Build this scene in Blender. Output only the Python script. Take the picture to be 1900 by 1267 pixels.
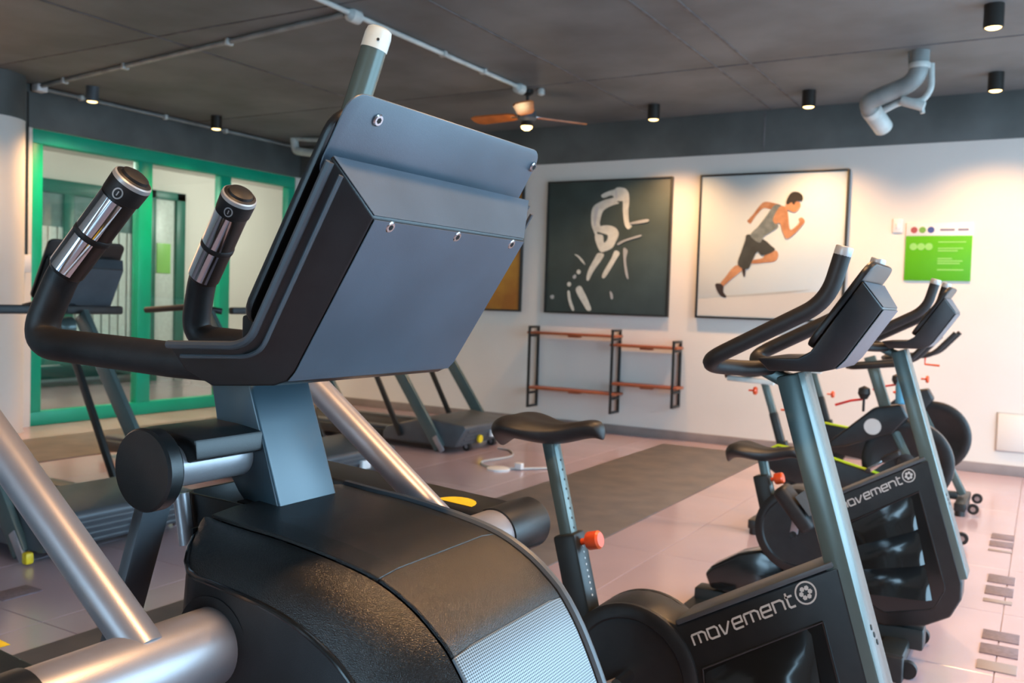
import bpy, bmesh, math, random
from mathutils import Vector, Matrix
random.seed(7)
for o in list(bpy.data.objects): bpy.data.objects.remove(o)
S = bpy.context.scene
COL = S.collection
# ------------------------------------------------------------------ camera
FPX, H = 1692.0, 1.28
YAW, ROLL, PITCH = math.radians(30.3), math.radians(1.8), math.atan(73/1692.0)
fw = Vector((-math.sin(YAW)*math.cos(PITCH), math.cos(YAW)*math.cos(PITCH), -math.sin(PITCH)))
r0 = Vector((math.cos(YAW), math.sin(YAW), 0)); u0 = r0.cross(fw)
rt = r0*math.cos(ROLL)+u0*math.sin(ROLL); up = -r0*math.sin(ROLL)+u0*math.cos(ROLL)
C = Vector((0, 0, H))
cd = bpy.data.cameras.new('camera'); cam = bpy.data.objects.new('camera', cd); COL.objects.link(cam)
cam.matrix_world = Matrix(((rt.x, up.x, -fw.x, 0), (rt.y, up.y, -fw.y, 0), (rt.z, up.z, -fw.z, H), (0, 0, 0, 1)))
cd.sensor_width = 36; cd.lens = 36*FPX/1900; cd.clip_start = .02; cd.clip_end = 200
cd.dof.use_dof = True; cd.dof.focus_distance = 1.35; cd.dof.aperture_fstop = 8.0
S.camera = cam
def at(x, y, Y):                      # the point at distance Y on the sight line of a photo position
    d = fw+rt*((x-950)/FPX)-up*((y-633.5)/FPX)
    return C+d*(Y/d.y)
def xz(x, y, Y):
    p = at(x, y, Y); return (p.x, p.z)
# ------------------------------------------------------------------ daylight, exposure
W = bpy.data.worlds.new('world'); S.world = W; W.use_nodes = True
bg = W.node_tree.nodes['Background']; bg.inputs[0].default_value = (.47, .76, 1.0, 1); bg.inputs[1].default_value = 7.2
S.view_settings.view_transform = 'Standard'; S.view_settings.look = 'None'
S.view_settings.exposure = 0.14; S.view_settings.gamma = 1; S.view_settings.use_curve_mapping = False
LAMP_W = 150
# ------------------------------------------------------------------ materials
MATS = {}
def mat(name, col, rough=.5, metal=0, var=0, vscale=4, bump=0, bscale=200, spec=.5, emit=None, estr=0, col2=None, stretch=None, coat=0, detail=4, croom=.1):
    m = bpy.data.materials.new(name); m.use_nodes = True; nt = m.node_tree; b = nt.nodes['Principled BSDF']
    b.inputs['Roughness'].default_value = rough; b.inputs['Metallic'].default_value = metal
    b.inputs['Specular IOR Level'].default_value = spec
    b.inputs['Coat Weight'].default_value = coat; b.inputs['Coat Roughness'].default_value = croom
    c = (*col, 1)
    tc = nt.nodes.new('ShaderNodeTexCoord'); src = tc.outputs['Object']
    if stretch:
        mp = nt.nodes.new('ShaderNodeMapping'); mp.inputs['Scale'].default_value = stretch
        nt.links.new(src, mp.inputs[0]); src = mp.outputs[0]
    n = nt.nodes.new('ShaderNodeTexNoise'); n.inputs['Scale'].default_value = vscale; n.inputs['Detail'].default_value = detail
    nt.links.new(src, n.inputs['Vector'])
    mx = nt.nodes.new('ShaderNodeMix'); mx.data_type = 'RGBA'
    k2 = col2 if col2 else tuple(max(0, v*(1-var)) for v in col)
    mx.inputs[6].default_value = c; mx.inputs[7].default_value = (*k2, 1)
    rmp = nt.nodes.new('ShaderNodeMapRange'); rmp.inputs[1].default_value = .35; rmp.inputs[2].default_value = .65
    nt.links.new(n.outputs['Fac'], rmp.inputs[0]); nt.links.new(rmp.outputs[0], mx.inputs[0])
    nt.links.new(mx.outputs[2], b.inputs['Base Color'])
    if bump:
        n2 = nt.nodes.new('ShaderNodeTexNoise'); n2.inputs['Scale'].default_value = bscale; n2.inputs['Detail'].default_value = 2
        nt.links.new(src, n2.inputs['Vector'])
        bp = nt.nodes.new('ShaderNodeBump'); bp.inputs['Strength'].default_value = bump; bp.inputs['Distance'].default_value = .002
        nt.links.new(n2.outputs['Fac'], bp.inputs['Height']); nt.links.new(bp.outputs[0], b.inputs['Normal'])
    if emit:
        b.inputs['Emission Color'].default_value = (*emit, 1); b.inputs['Emission Strength'].default_value = estr
    MATS[name] = m; return m
mat('tile', (.46, .355, .395), .22, var=.10, vscale=1.3, bump=.03, bscale=30, coat=.3)
mat('grout', (.42, .36, .38), .8, var=.2)
mat('rubber_floor', (.085, .08, .085), .55, var=.35, vscale=5, bump=.3, bscale=220, col2=(.13, .115, .11))
mat('plaster', (.80, .755, .70), .75, var=.05, vscale=1.2, bump=.05, bscale=90)
mat('dark_paint', (.115, .128, .125), .55, var=.3, vscale=2.5, bump=.2, bscale=25)
mat('concrete', (.185, .20, .205), .62, col2=(.12, .128, .13), vscale=1.3, bump=.25, bscale=14, detail=8)
mat('seam', (.17, .17, .175), .7, var=.4, vscale=9)
mat('baseboard', (.30, .25, .24), .5, var=.2)
mat('green', (.0, .43, .25), .35, var=.12, vscale=3)
mat('dark_green', (.01, .16, .12), .4, var=.2)
mat('plastic', (.014, .015, .016), .33, var=.3, vscale=30, bump=.16, bscale=900, spec=.6)
mat('plastic_grain', (.014, .013, .012), .25, var=.35, vscale=60, bump=.42, bscale=800, spec=.75)
mat('panel_plastic', (.085, .115, .15), .36, var=.2, vscale=8, bump=.12, bscale=900, spec=.85)
mat('gloss_black', (.012, .014, .015), .13, var=.3, vscale=6, coat=.6)
mat('rubber', (.018, .018, .019), .5, var=.3, vscale=40, bump=.1, bscale=500)
mat('silver', (.43, .41, .43), .36, metal=.55, var=.1, vscale=12, bump=.06, bscale=700)
mat('steel_paint', (.11, .155, .15), .26, metal=.25, var=.12, vscale=6)
mat('column_paint', (.05, .095, .125), .33, metal=.1, var=.12, vscale=4, spec=.9)
mat('chrome', (.75, .76, .78), .08, metal=1, var=.08)
mat('bolt', (.62, .64, .66), .2, metal=1, var=.1)
mat('hole', (.006, .006, .006), .7, var=.2)
mat('frame_black', (.02, .024, .024), .4, var=.3, vscale=10)
mat('tread_grey', (.10, .115, .13), .4, var=.2, vscale=6, metal=.2)
mat('belt', (.02, .02, .021), .6, var=.3, vscale=14, bump=.2, bscale=400)
mat('orange', (.85, .10, .02), .3, var=.15)
mat('red', (.65, .03, .03), .3, var=.15)
mat('lime', (.55, .75, .02), .4, var=.1)
mat('yellow', (.85, .60, .02), .45, var=.15, vscale=60)
mat('white', (.82, .82, .83), .4, var=.05)
mat('pale_cap', (.70, .76, .72), .35, var=.12, vscale=20)
mat('tag_grey', (.55, .57, .58), .35, var=.1, metal=.3)
mat('lettering', (.62, .64, .64), .4, var=.1)
mat('wood', (.42, .12, .045), .4, col2=(.24, .06, .025), vscale=9, stretch=(1, 12, 12))
mat('blade', (.62, .20, .05), .4, col2=(.42, .12, .03), vscale=8)
mat('pvc', (.62, .67, .65), .35, var=.25, vscale=8)
mat('pipe_grey', (.30, .335, .33), .35, var=.3, vscale=7)
mat('lamp_black', (.02, .018, .015), .4, var=.2)
mat('lens', (1, .8, .5), .3, emit=(1, .62, .22), estr=7)
mat('art_dark', (.06, .085, .08), .45, var=.25, vscale=3)
mat('art_ink', (.70, .72, .66), .5, var=.2, vscale=14)
mat('art_pale', (.66, .69, .67), .5, col2=(.55, .64, .66), vscale=1.2)
mat('art_ground', (.60, .58, .54), .5, var=.06, vscale=2)
mat('art_orange', (.55, .25, .03), .5, col2=(.36, .13, .02), vscale=3)
mat('skin', (.52, .26, .13), .6, col2=(.36, .16, .075), vscale=12)
mat('hair', (.03, .025, .02), .6, var=.3)
mat('tank_top', (.20, .23, .22), .7, col2=(.13, .155, .15), vscale=20)
mat('shorts', (.045, .05, .045), .7, var=.3, vscale=10)
mat('shoe', (.03, .02, .02), .6, var=.2)
mat('shadow_print', (.46, .46, .43), .6, var=.1)
mat('sign_green', (.10, .46, .008), .4, var=.06)
mat('sign_text', (.30, .66, .16), .4, var=.1)
mat('dot_red', (.42, .10, .10), .4, var=.1); mat('dot_green', (.20, .42, .08), .4, var=.1); mat('dot_blue', (.07, .10, .30), .4, var=.1)
mat('ink_grey', (.22, .20, .28), .5, var=.1)
mat('grille', (.19, .145, .17), .5, var=.3, vscale=60)
mat('bottle_blue', (.12, .45, .75), .2, var=.2)
mat('teal_glass', (.16, .30, .30), .12, var=.4, vscale=3)
mat('ground', (.68, .68, .68), .8, var=.2, vscale=.6)
def glassmat():
    m = bpy.data.materials.new('glass'); m.use_nodes = True; nt = m.node_tree; nt.nodes.clear()
    out = nt.nodes.new('ShaderNodeOutputMaterial'); mx = nt.nodes.new('ShaderNodeMixShader'); fr = nt.nodes.new('ShaderNodeFresnel')
    t = nt.nodes.new('ShaderNodeBsdfTransparent'); g = nt.nodes.new('ShaderNodeBsdfGlossy'); g.inputs['Roughness'].default_value = .01
    t.inputs[0].default_value = (.90, .97, .94, 1); fr.inputs[0].default_value = 1.5
    ge = nt.nodes.new('ShaderNodeNewGeometry'); mr = nt.nodes.new('ShaderNodeMapRange'); mr.inputs[3].default_value = 1.5; mr.inputs[4].default_value = 1/1.5
    nt.links.new(ge.outputs['Backfacing'], mr.inputs[0]); nt.links.new(mr.outputs[0], fr.inputs[0])
    nt.links.new(fr.outputs[0], mx.inputs[0]); nt.links.new(t.outputs[0], mx.inputs[1]); nt.links.new(g.outputs[0], mx.inputs[2]); nt.links.new(mx.outputs[0], out.inputs[0])
    MATS['glass'] = m
glassmat()
def meshmat():                        # finely perforated cover
    m = mat('vent_mesh', (.22, .27, .31), .35, metal=.3, var=.1, vscale=10); nt = m.node_tree; b = nt.nodes['Principled BSDF']
    tc = nt.nodes.new('ShaderNodeTexCoord'); v = nt.nodes.new('ShaderNodeTexVoronoi'); v.inputs['Scale'].default_value = 260; v.inputs['Randomness'].default_value = 0
    sp = nt.nodes.new('ShaderNodeSeparateXYZ'); nt.links.new(tc.outputs['Object'], sp.inputs[0]); su = nt.nodes.new('ShaderNodeMath'); su.operation = 'SUBTRACT'
    nt.links.new(sp.outputs[2], su.inputs[0]); nt.links.new(sp.outputs[0], su.inputs[1]); ml = nt.nodes.new('ShaderNodeMath'); ml.operation = 'MULTIPLY'; ml.inputs[1].default_value = .8; nt.links.new(su.outputs[0], ml.inputs[0])
    cb_ = nt.nodes.new('ShaderNodeCombineXYZ'); nt.links.new(sp.outputs[1], cb_.inputs[0]); nt.links.new(ml.outputs[0], cb_.inputs[1]); v.voronoi_dimensions = '2D'
    nt.links.new(cb_.outputs[0], v.inputs['Vector'])
    r = nt.nodes.new('ShaderNodeMapRange'); r.inputs[1].default_value = .25; r.inputs[2].default_value = .5
    nt.links.new(v.outputs['Distance'], r.inputs[0])
    mx = nt.nodes.new('ShaderNodeMix'); mx.data_type = 'RGBA'; mx.inputs[6].default_value = (.03, .035, .04, 1); mx.inputs[7].default_value = (.30, .36, .40, 1)
    nt.links.new(r.outputs[0], mx.inputs[0]); nt.links.new(mx.outputs[2], b.inputs['Base Color'])
meshmat()
# ------------------------------------------------------------------ mesh helpers
def V(*a): return Vector(a[0] if len(a) == 1 else a)
class MB:
    def __init__(s): s.v = []; s.f = []
    def add(s, vs, fs):
        n = len(s.v); s.v += [Vector(p) for p in vs]; s.f += [tuple(i+n for i in f) for f in fs]; return s
    def box(s, c, d, rot=None):
        c = V(c); h = V(d)/2; vs = []
        for x in (-1, 1):
            for y in (-1, 1):
                for z in (-1, 1):
                    p = Vector((x*h.x, y*h.y, z*h.z)); vs.append(c+(rot @ p if rot else p))
        return s.add(vs, [(0, 1, 3, 2), (4, 6, 7, 5), (0, 4, 5, 1), (2, 3, 7, 6), (0, 2, 6, 4), (1, 5, 7, 3)])
    def span(s, a, b):
        a = V(a); b = V(b); return s.box((a+b)/2, [abs(v) for v in (b-a)])
    def bar(s, a, b, w, d, side=(0, 1, 0)):        # box beam from a to b; w along side, d across
        a = V(a); b = V(b); t = (b-a).normalized(); y = V(side); y = (y-t*y.dot(t)).normalized(); x = y.cross(t)
        return s.box((a+b)/2, (d, w, (b-a).length), Matrix((x, y, t)).transposed())
    def prism(s, pts, y0, y1, inset=None):         # closed profile of (x, z), drawn out along y
        n = len(pts); ins = inset or [0]*n
        A = [(p[0], y0+i, p[1]) for p, i in zip(pts, ins)]; B = [(p[0], y1-i, p[1]) for p, i in zip(pts, ins)]
        return s.add(A+B, [tuple(range(n)), tuple(range(2*n-1, n-1, -1))]+[(i, (i+1) % n, n+(i+1) % n, n+i) for i in range(n)])
    def tube(s, path, r, n=14, caps=True, closed=False, sq=None):
        P = [V(p) for p in path]; m = len(P); R = r if isinstance(r, (list, tuple)) else [r]*m
        T = [(P[(i+1) % m]-P[i-1] if closed else P[min(i+1, m-1)]-P[max(i-1, 0)]).normalized() for i in range(m)]
        a = Vector((0, 0, 1)) if abs(T[0].z) < .9 else Vector((1, 0, 0)); x = (a-T[0]*a.dot(T[0])).normalized(); vs = []
        for i in range(m):
            x = (x-T[i]*x.dot(T[i])).normalized(); y = T[i].cross(x)
            for k in range(n):
                t = 2*math.pi*k/n; vs.append(P[i]+(x*math.cos(t)+y*math.sin(t))*R[i])
        fs = [(i*n+k, i*n+(k+1) % n, ((i+1) % m)*n+(k+1) % n, ((i+1) % m)*n+k) for i in range(m if closed else m-1) for k in range(n)]
        if caps and not closed: fs += [tuple(range(n-1, -1, -1)), tuple(range((m-1)*n, m*n))]
        return s.add(vs, fs)
    def cyl(s, a, b, r, n=20): return s.tube([a, b], r, n)
    def lathe(s, c, ax, prof, n=24):               # prof of (distance along axis, radius)
        ax = V(ax).normalized(); return s.tube2(V(c), ax, prof, n)
    def tube2(s, c, ax, prof, n):
        a = Vector((0, 0, 1)) if abs(ax.z) < .9 else Vector((1, 0, 0)); x = (a-ax*a.dot(ax)).normalized(); y = ax.cross(x); vs = []
        for h, r in prof:
            for k in range(n):
                t = 2*math.pi*k/n; vs.append(c+ax*h+(x*math.cos(t)+y*math.sin(t))*max(r, 1e-5))
        m = len(prof); fs = [(i*n+k, i*n+(k+1) % n, (i+1)*n+(k+1) % n, (i+1)*n+k) for i in range(m-1) for k in range(n)]
        fs += [tuple(range(n-1, -1, -1)), tuple(range((m-1)*n, m*n))]
        return s.add(vs, fs)
    def grid(s, rows):                             # rows of equal length joined into a sheet
        n = len(rows[0]); vs = [p for r in rows for p in r]
        return s.add(vs, [(i*n+k, i*n+k+1, (i+1)*n+k+1, (i+1)*n+k) for i in range(len(rows)-1) for k in range(n-1)])
    def ribbon(s, pts, w, P, closed=False):        # flat stroke; P maps (u, v) to space
        q = [Vector(p) for p in pts]; m = len(q); L = []; Rr = []
        for i in range(m):
            a = q[i-1] if (i > 0 or closed) else None; b = q[(i+1) % m] if (i < m-1 or closed) else None
            d1 = (q[i]-a).normalized() if a is not None else None; d2 = (b-q[i]).normalized() if b is not None else None
            if d1 is None: n = Vector((-d2.y, d2.x)); k = 1
            elif d2 is None: n = Vector((-d1.y, d1.x)); k = 1
            else:
                n1 = Vector((-d1.y, d1.x)); n2 = Vector((-d2.y, d2.x)); n = (n1+n2).normalized(); k = 1/max(.45, n.dot(n1))
            L.append(P(*(q[i]+n*w/2*k))); Rr.append(P(*(q[i]-n*w/2*k)))
        return s.add(L+Rr, [(i, (i+1) % m, m+(i+1) % m, m+i) for i in range(m if closed else m-1)])
    def build(s, name, m, parent=None, bevel=0, seg=2, ang=35, sub=0, thick=0):
        off = Vector((0, 0, 0)); q = parent
        while q is not None: off += q.location; q = q.parent
        bm = bmesh.new(); vs = [bm.verts.new(p-off) for p in s.v]
        for f in s.f:
            try: bm.faces.new([vs[i] for i in f])
            except ValueError: pass
        bmesh.ops.remove_doubles(bm, verts=bm.verts, dist=1e-6)
        if thick:
            bmesh.ops.recalc_face_normals(bm, faces=bm.faces); bmesh.ops.solidify(bm, geom=bm.faces[:], thickness=thick)
        bmesh.ops.recalc_face_normals(bm, faces=bm.faces)
        if bevel:
            es = [e for e in bm.edges if len(e.link_faces) == 2 and e.calc_face_angle(0) > math.radians(28)]
            bmesh.ops.bevel(bm, geom=es, offset=bevel, segments=seg, affect='EDGES', clamp_overlap=True, profile=.5)
        me = bpy.data.meshes.new(name); bm.to_mesh(me); bm.free()
        for p in me.polygons: p.use_smooth = True
        me.set_sharp_from_angle(angle=math.radians(ang))
        me.materials.append(MATS[m])
        o = bpy.data.objects.new(name, me); COL.objects.link(o); o.parent = parent
        if sub:
            md = o.modifiers.new('sub', 'SUBSURF'); md.levels = sub; md.render_levels = sub
        return o
def tag(o, label, cat=None, group=None, kind=None):
    if label: o['label'] = label
    if cat: o['category'] = cat
    if group: o['group'] = group
    if kind: o['kind'] = kind
    return o
def thing(name, label, cat, loc=(0, 0, 0), group=None):
    o = bpy.data.objects.new(name, None); o.empty_display_size = .1; COL.objects.link(o); o.location = loc
    return tag(o, label, cat, group)
def struct(o, label, cat): return tag(o, label, cat, kind='structure')
def copy_tree(o, parent=None):
    c = o.copy(); COL.objects.link(c); c.parent = parent
    for ch in list(o.children): copy_tree(ch, c)
    return c
def cr(pts, n=6):                                   # smooth curve through points
    P = [V(p) for p in pts]; out = []
    for i in range(len(P)-1):
        p0 = P[max(i-1, 0)]; p1 = P[i]; p2 = P[i+1]; p3 = P[min(i+2, len(P)-1)]
        for k in range(n):
            t = k/n; out.append(.5*((2*p1)+(p2-p0)*t+(2*p0-5*p1+4*p2-p3)*t*t+(3*p1-p0-3*p2+p3)*t**3))
    out.append(P[-1]); return out
def fillet(pts, r, n=6):                            # straight runs with rounded corners
    P = [V(p) for p in pts]; out = [P[0]]
    for i in range(1, len(P)-1):
        rr = r[i-1] if isinstance(r, (list, tuple)) else r
        a = (P[i-1]-P[i]); b = (P[i+1]-P[i]); d = min(rr, a.length*.49, b.length*.49); A = P[i]+a.normalized()*d; B = P[i]+b.normalized()*d
        for k in range(n+1):
            t = k/n; out.append(A*(1-t)**2+P[i]*2*t*(1-t)+B*t*t)
    out.append(P[-1]); return out
def lerp(a, b, t): return V(a)*(1-t)+V(b)*t
def resample(pts, n):
    P = [V(p) for p in pts]; d = [0]
    for i in range(1, len(P)): d.append(d[-1]+(P[i]-P[i-1]).length)
    out = []
    for k in range(n):
        t = d[-1]*k/(n-1); j = max(i for i in range(len(d)) if d[i] <= t+1e-9); j = min(j, len(P)-2)
        out.append(P[j].lerp(P[j+1], (t-d[j])/max(1e-9, d[j+1]-d[j])))
    return out
# ------------------------------------------------------------------ the room
XL, XR, YF, YB, ZC, ZW = -8.0, 2.27, -3.45, 8.4, 3.1, 2.72
fl = struct(MB().span((XL-.15, YF-.15, -.2), (XR+.15, YB+.15, -.006)).build('floor', 'grout'), 'pale lilac floor of large glossy tiles with thin joints', 'floor')
tm = None
for i in range(13):
    for j in range(15):
        x = XL+.79*(i+.5); y = YB-.79*(j+.5)
        if tm is None: o = MB().box((0, 0, -.003), (.787, .787, .006)).build('tile', 'tile', None, bevel=.0015, seg=1); tm = o.data; o.parent = fl
        else: o = bpy.data.objects.new('tile', tm); COL.objects.link(o); o.parent = fl
        o.location = (x, y, 0)
ce = struct(MB().span((XL-.15, YF-.15, ZC), (XR+.15, YB+.15, ZC+.2)).build('ceiling', 'concrete'), 'dark grey rough concrete ceiling with board seams', 'ceiling')
for x in (-5.6, -3.34, -2.24, -1.98, -.1, 1.8): MB().span((x-.012, YF, ZC-.007), (x+.012, YB, ZC)).build('seam_ridge', 'seam', ce, bevel=.003, seg=1)
for y in (6.76, 4.4, 2.0): MB().span((XL, y-.006, ZC-.005), (XR, y+.006, ZC)).build('seam_ridge', 'seam', ce)
struct(MB().span((XL-.15, YB, 0), (XR+.15, YB+.15, ZC)).build('wall_back', 'plaster'), 'cream painted wall behind the framed pictures', 'wall')
wl = MB().span((XL-.15, YF, 0), (XL, 4.97, ZC)); wl.span((XL-.15, 8.33, 0), (XL, YB, ZC)); wl.span((XL-.15, 4.97, ZW), (XL, 8.33, ZC))
struct(wl.build('wall_left', 'plaster'), 'cream painted wall around the green framed glazing', 'wall')
struct(MB().span((XL, YB-.03, ZW), (XR, YB, ZC)).build('trim_1', 'dark_paint', bevel=.004), 'dark grey painted beam band above the pictures', 'beam')
struct(MB().span((XL, 4.6, ZW), (XL+.03, YB-.03, ZC)).build('trim_2', 'dark_paint', bevel=.004), 'dark grey painted beam band above the green glazing', 'beam')
MB().span((-2.305, YB-.034, ZW), (-2.29, YB-.03, ZC)).build('seam_ridge', 'seam', bpy.data.objects['trim_1'])
struct(MB().span((XL+.3, YB-.018, 0), (XR, YB, .085)).build('baseboard_back', 'baseboard', bevel=.004), 'brown grey baseboard along the back wall', 'baseboard')
def open_wall(name, n, label, axis, pos, a, b, posts):
    o = MB()
    def bx(u0, u1, z0, z1):
        if axis == 'x': o.span((pos, u0, z0), (pos+.15, u1, z1))
        else: o.span((u0, pos-.15, z0), (u1, pos, z1))
    bx(a, b, 2.75, ZC); bx(a, b, 0, .12)
    for p in posts: bx(p-.07, p+.07, .12, 2.75)
    return struct(o.build(name, 'dark_paint', bevel=.004), label, 'window wall')
open_wall('window_3', 3, 'dark framed open window wall on the daylight side', 'x', XR, .4, YB, (.47, 3.1, 5.7, 8.3))
struct(MB().span((XR, YF-.15, 0), (XR+.15, .4, ZC)).build('wall_right', 'plaster'), 'unseen cream wall added to hold back daylight beside the windows', 'wall')  # unseen solid stretch, put in to keep daylight off the near sides
wf = MB().span((XL, YF-.15, 0), (-2.7, YF, ZC)); wf.span((-.6, YF-.15, 0), (XR+.15, YF, ZC))
struct(wf.build('wall_front', 'plaster'), 'cream wall behind the camera', 'wall')
open_wall('window_4', 4, 'dark framed window in the wall behind the camera', 'y', YF, -2.7, -.6, (-2.65, -1.65, -.65))
struct(MB().span((-60, -60, -.4), (60, 60, -.2)).build('ground', 'ground'), 'pale paved ground outside the room', 'ground')
# green glazing
w1 = struct(MB().span((XL-.11, 4.97, ZW-.13), (XL-.01, 8.33, ZW)).build('window_1', 'green', bevel=.006), 'green framed full height glazing with three panes', 'window')
MB().span((XL-.11, 4.97, 0), (XL-.01, 8.33, .13)).build('bottom_rail', 'green', w1, bevel=.006)
for a, b in ((4.97, 5.08), (6.11, 6.27), (7.17, 7.32), (8.22, 8.33)): MB().span((XL-.11, a, .13), (XL-.01, b, ZW-.13)).build('mullion', 'green', w1, bevel=.006)
for a, b in ((5.08, 6.11), (6.27, 7.17), (7.32, 8.22)): MB().span((XL-.064, a, .13), (XL-.056, b, ZW-.13)).build('pane', 'glass', w1)
# room beyond the glass
XA = -11.6
struct(MB().span((XA-.15, 2.4, -.2), (XL-.15, 14.4, 0)).build('floor_annex', 'tile'), 'pale floor of the room beyond the glazing', 'floor')
struct(MB().span((XA-.15, 2.4, 3.1), (XL-.15, 14.4, 3.25)).build('ceiling_annex', 'plaster'), 'pale ceiling of the room beyond the glazing', 'ceiling')
wa = MB().span((XA-.15, 2.4, 0), (XA, 14.4, 3.1)); wa.span((XA, 2.4, 0), (XL-.15, 2.55, 3.1)); wa.span((XL-.15, 8.55, 0), (XL, 14.4, 3.1))
struct(wa.build('wall_annex', 'plaster'), 'cream far wall of the room beyond the glazing', 'wall')
struct(MB().span((XA, 14.25, 0), (XL-.15, 14.4, 3.1)).build('wall_annex_end', 'plaster'), 'cream end wall of the room beyond the glazing', 'wall')
w2 = struct(MB().span((XA, 6.6, 2.55), (XA+.08, 8.85, 2.73)).build('window_2', 'dark_green', bevel=.005), 'dark green framed window with pale blinds beyond the glazing', 'window')
MB().span((XA, 6.6, .05), (XA+.08, 8.85, .22)).build('bottom_rail', 'dark_green', w2, bevel=.005)
for a in (6.6, 7.62, 8.70): MB().span((XA, a, .22), (XA+.08, a+.14, 2.55)).build('mullion', 'dark_green', w2, bevel=.005)
MB().span((XA, 6.7, 2.1), (XA+.03, 8.75, 2.55)).build('dark_pane', 'teal_glass', w2)
for k in range(15): MB().box((XA+.03, 6.80+k*.135, 1.25), (.02, .105, 1.7)).build('blind_slat', 'pale_cap', w2)
d1 = struct(MB().span((XA, 8.98, 0), (XA+.09, 9.08, 2.78)).build('door_1', 'dark_green', bevel=.005), 'dark green door frame with pale leaf beyond the glazing', 'door')
MB().span((XA, 9.46, 0), (XA+.09, 9.62, 2.78)).build('jamb', 'dark_green', d1, bevel=.005); MB().span((XA, 8.98, 2.66), (XA+.09, 9.62, 2.78)).build('head', 'dark_green', d1, bevel=.005)
MB().span((XA, 9.08, .02), (XA+.04, 9.46, 2.66)).build('door_leaf', 'pale_cap', d1, bevel=.004)
bn = thing('storage_bench', 'low dark green bench beyond the green glazing', 'bench', (XA+.5, 7.7, 0))
MB().span((XA+.2, 6.7, .30), (XA+.75, 8.7, .38)).build('bench_top', 'dark_green', bn, bevel=.01)
for y in (6.8, 8.6): MB().span((XA+.25, y-.05, 0), (XA+.7, y+.05, .30)).build('leg', 'dark_green', bn, bevel=.01)
def dumbbell(y, label):
    d = thing('dumbbell', label, 'dumbbell', (XA+.45, y, .38), 'dumbbells on the bench beyond the glazing')
    MB().cyl((XA+.45, y-.12, .45), (XA+.45, y+.12, .45), .018).build('handle', 'chrome', d)
    for s in (-1, 1): MB().cyl((XA+.45, y+s*.07, .45), (XA+.45, y+s*.15, .45), .07, 6).build('weight', 'rubber', d, bevel=.008)
for y, l in ((7.0, 'leftmost dumbbell on the bench beyond the glazing'), (7.45, 'second dumbbell from the left on the bench beyond the glazing'), (7.9, 'third dumbbell from the left on the bench beyond the glazing'), (8.35, 'rightmost dumbbell on the bench beyond the glazing')): dumbbell(y, l)
tag(MB().span((XA+.04, 9.13, 1.55), (XA+.052, 9.38, 2.0)).build('wall_notice', 'sign_text', bevel=.003), 'small pale green notice on the door beyond the glazing', 'notice')
# column, wall conduit
pc = struct(MB().cyl((-7.98, 4.50, 0), (-7.98, 4.50, ZW), .335, 40).build('wall_column', 'plaster'), 'round cream column beside the green glazing', 'column')
MB().cyl((-7.98, 4.50, ZW), (-7.98, 4.50, ZC), .34, 40).build('dark_band', 'dark_paint', pc)
vc = thing('wall_conduit', 'thin dark vertical conduit with white switch box by the column', 'conduit', (-7.95, 4.88, 1.35))
MB().cyl((-7.96, 4.88, 1.55), (-7.96, 4.88, 3.02), .026, 12).build('pipe', 'frame_black', vc)
MB().box((-7.96, 4.88, 1.49), (.06, .10, .16)).build('switch_box', 'white', vc, bevel=.008)
# rubber strips on the floor
tag(MB().span((-3.03, -2.2, 0), (-2.03, 8.05, .006)).build('rubber_mat', 'rubber_floor', bevel=.002), 'dark grey rubber floor strip running toward the wall rack', 'floor mat')
tag(MB().span((-7.32, .5, 0), (-6.3, 8.0, .006)).build('rubber_mat', 'rubber_floor', bevel=.002), 'dark rubber floor strip below the green glazing', 'floor mat')
# ------------------------------------------------------------------ consoles shared by the machines
def hit(x, y, p0, n):
    d = fw+rt*((x-950)/FPX)-up*((y-633.5)/FPX); p0 = V(p0); n = V(n)
    return C+d*((p0-C).dot(n)/d.dot(n))
def rrect(hw, hh, r, n=5):
    out = []
    for sx, sy, a0 in ((1, 1, 0), (-1, 1, 90), (-1, -1, 180), (1, -1, 270)):
        for k in range(n+1):
            a = math.radians(a0+90*k/n); out.append((sx*(hw-r)+r*math.cos(a), sy*(hh-r)+r*math.sin(a)))
    return out
def slab(c, u, v, n, hw, hh, t, r):                 # rounded board
    c, u, v, n = V(c), V(u), V(v), V(n); R = rrect(hw, hh, r); m = len(R)
    A = [c+u*a+v*b for a, b in R]; B = [p+n*t for p in A]
    return MB().add(A+B, [tuple(range(m)), tuple(range(2*m-1, m-1, -1))]+[(i, (i+1) % m, m+(i+1) % m, m+i) for i in range(m)])
def screw(parent, p, n, r=.008):
    n = V(n).normalized(); p = V(p)
    s = MB().lathe(p-n*.002, n, [(0, r), (.004, r), (.0055, r*.8), (.0055, r*.5)], 18).build('screw', 'bolt', parent)
    MB().cyl(p+n*.003, p+n*.0038, r*.48, 6).build('hex_socket', 'hole', s)
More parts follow.
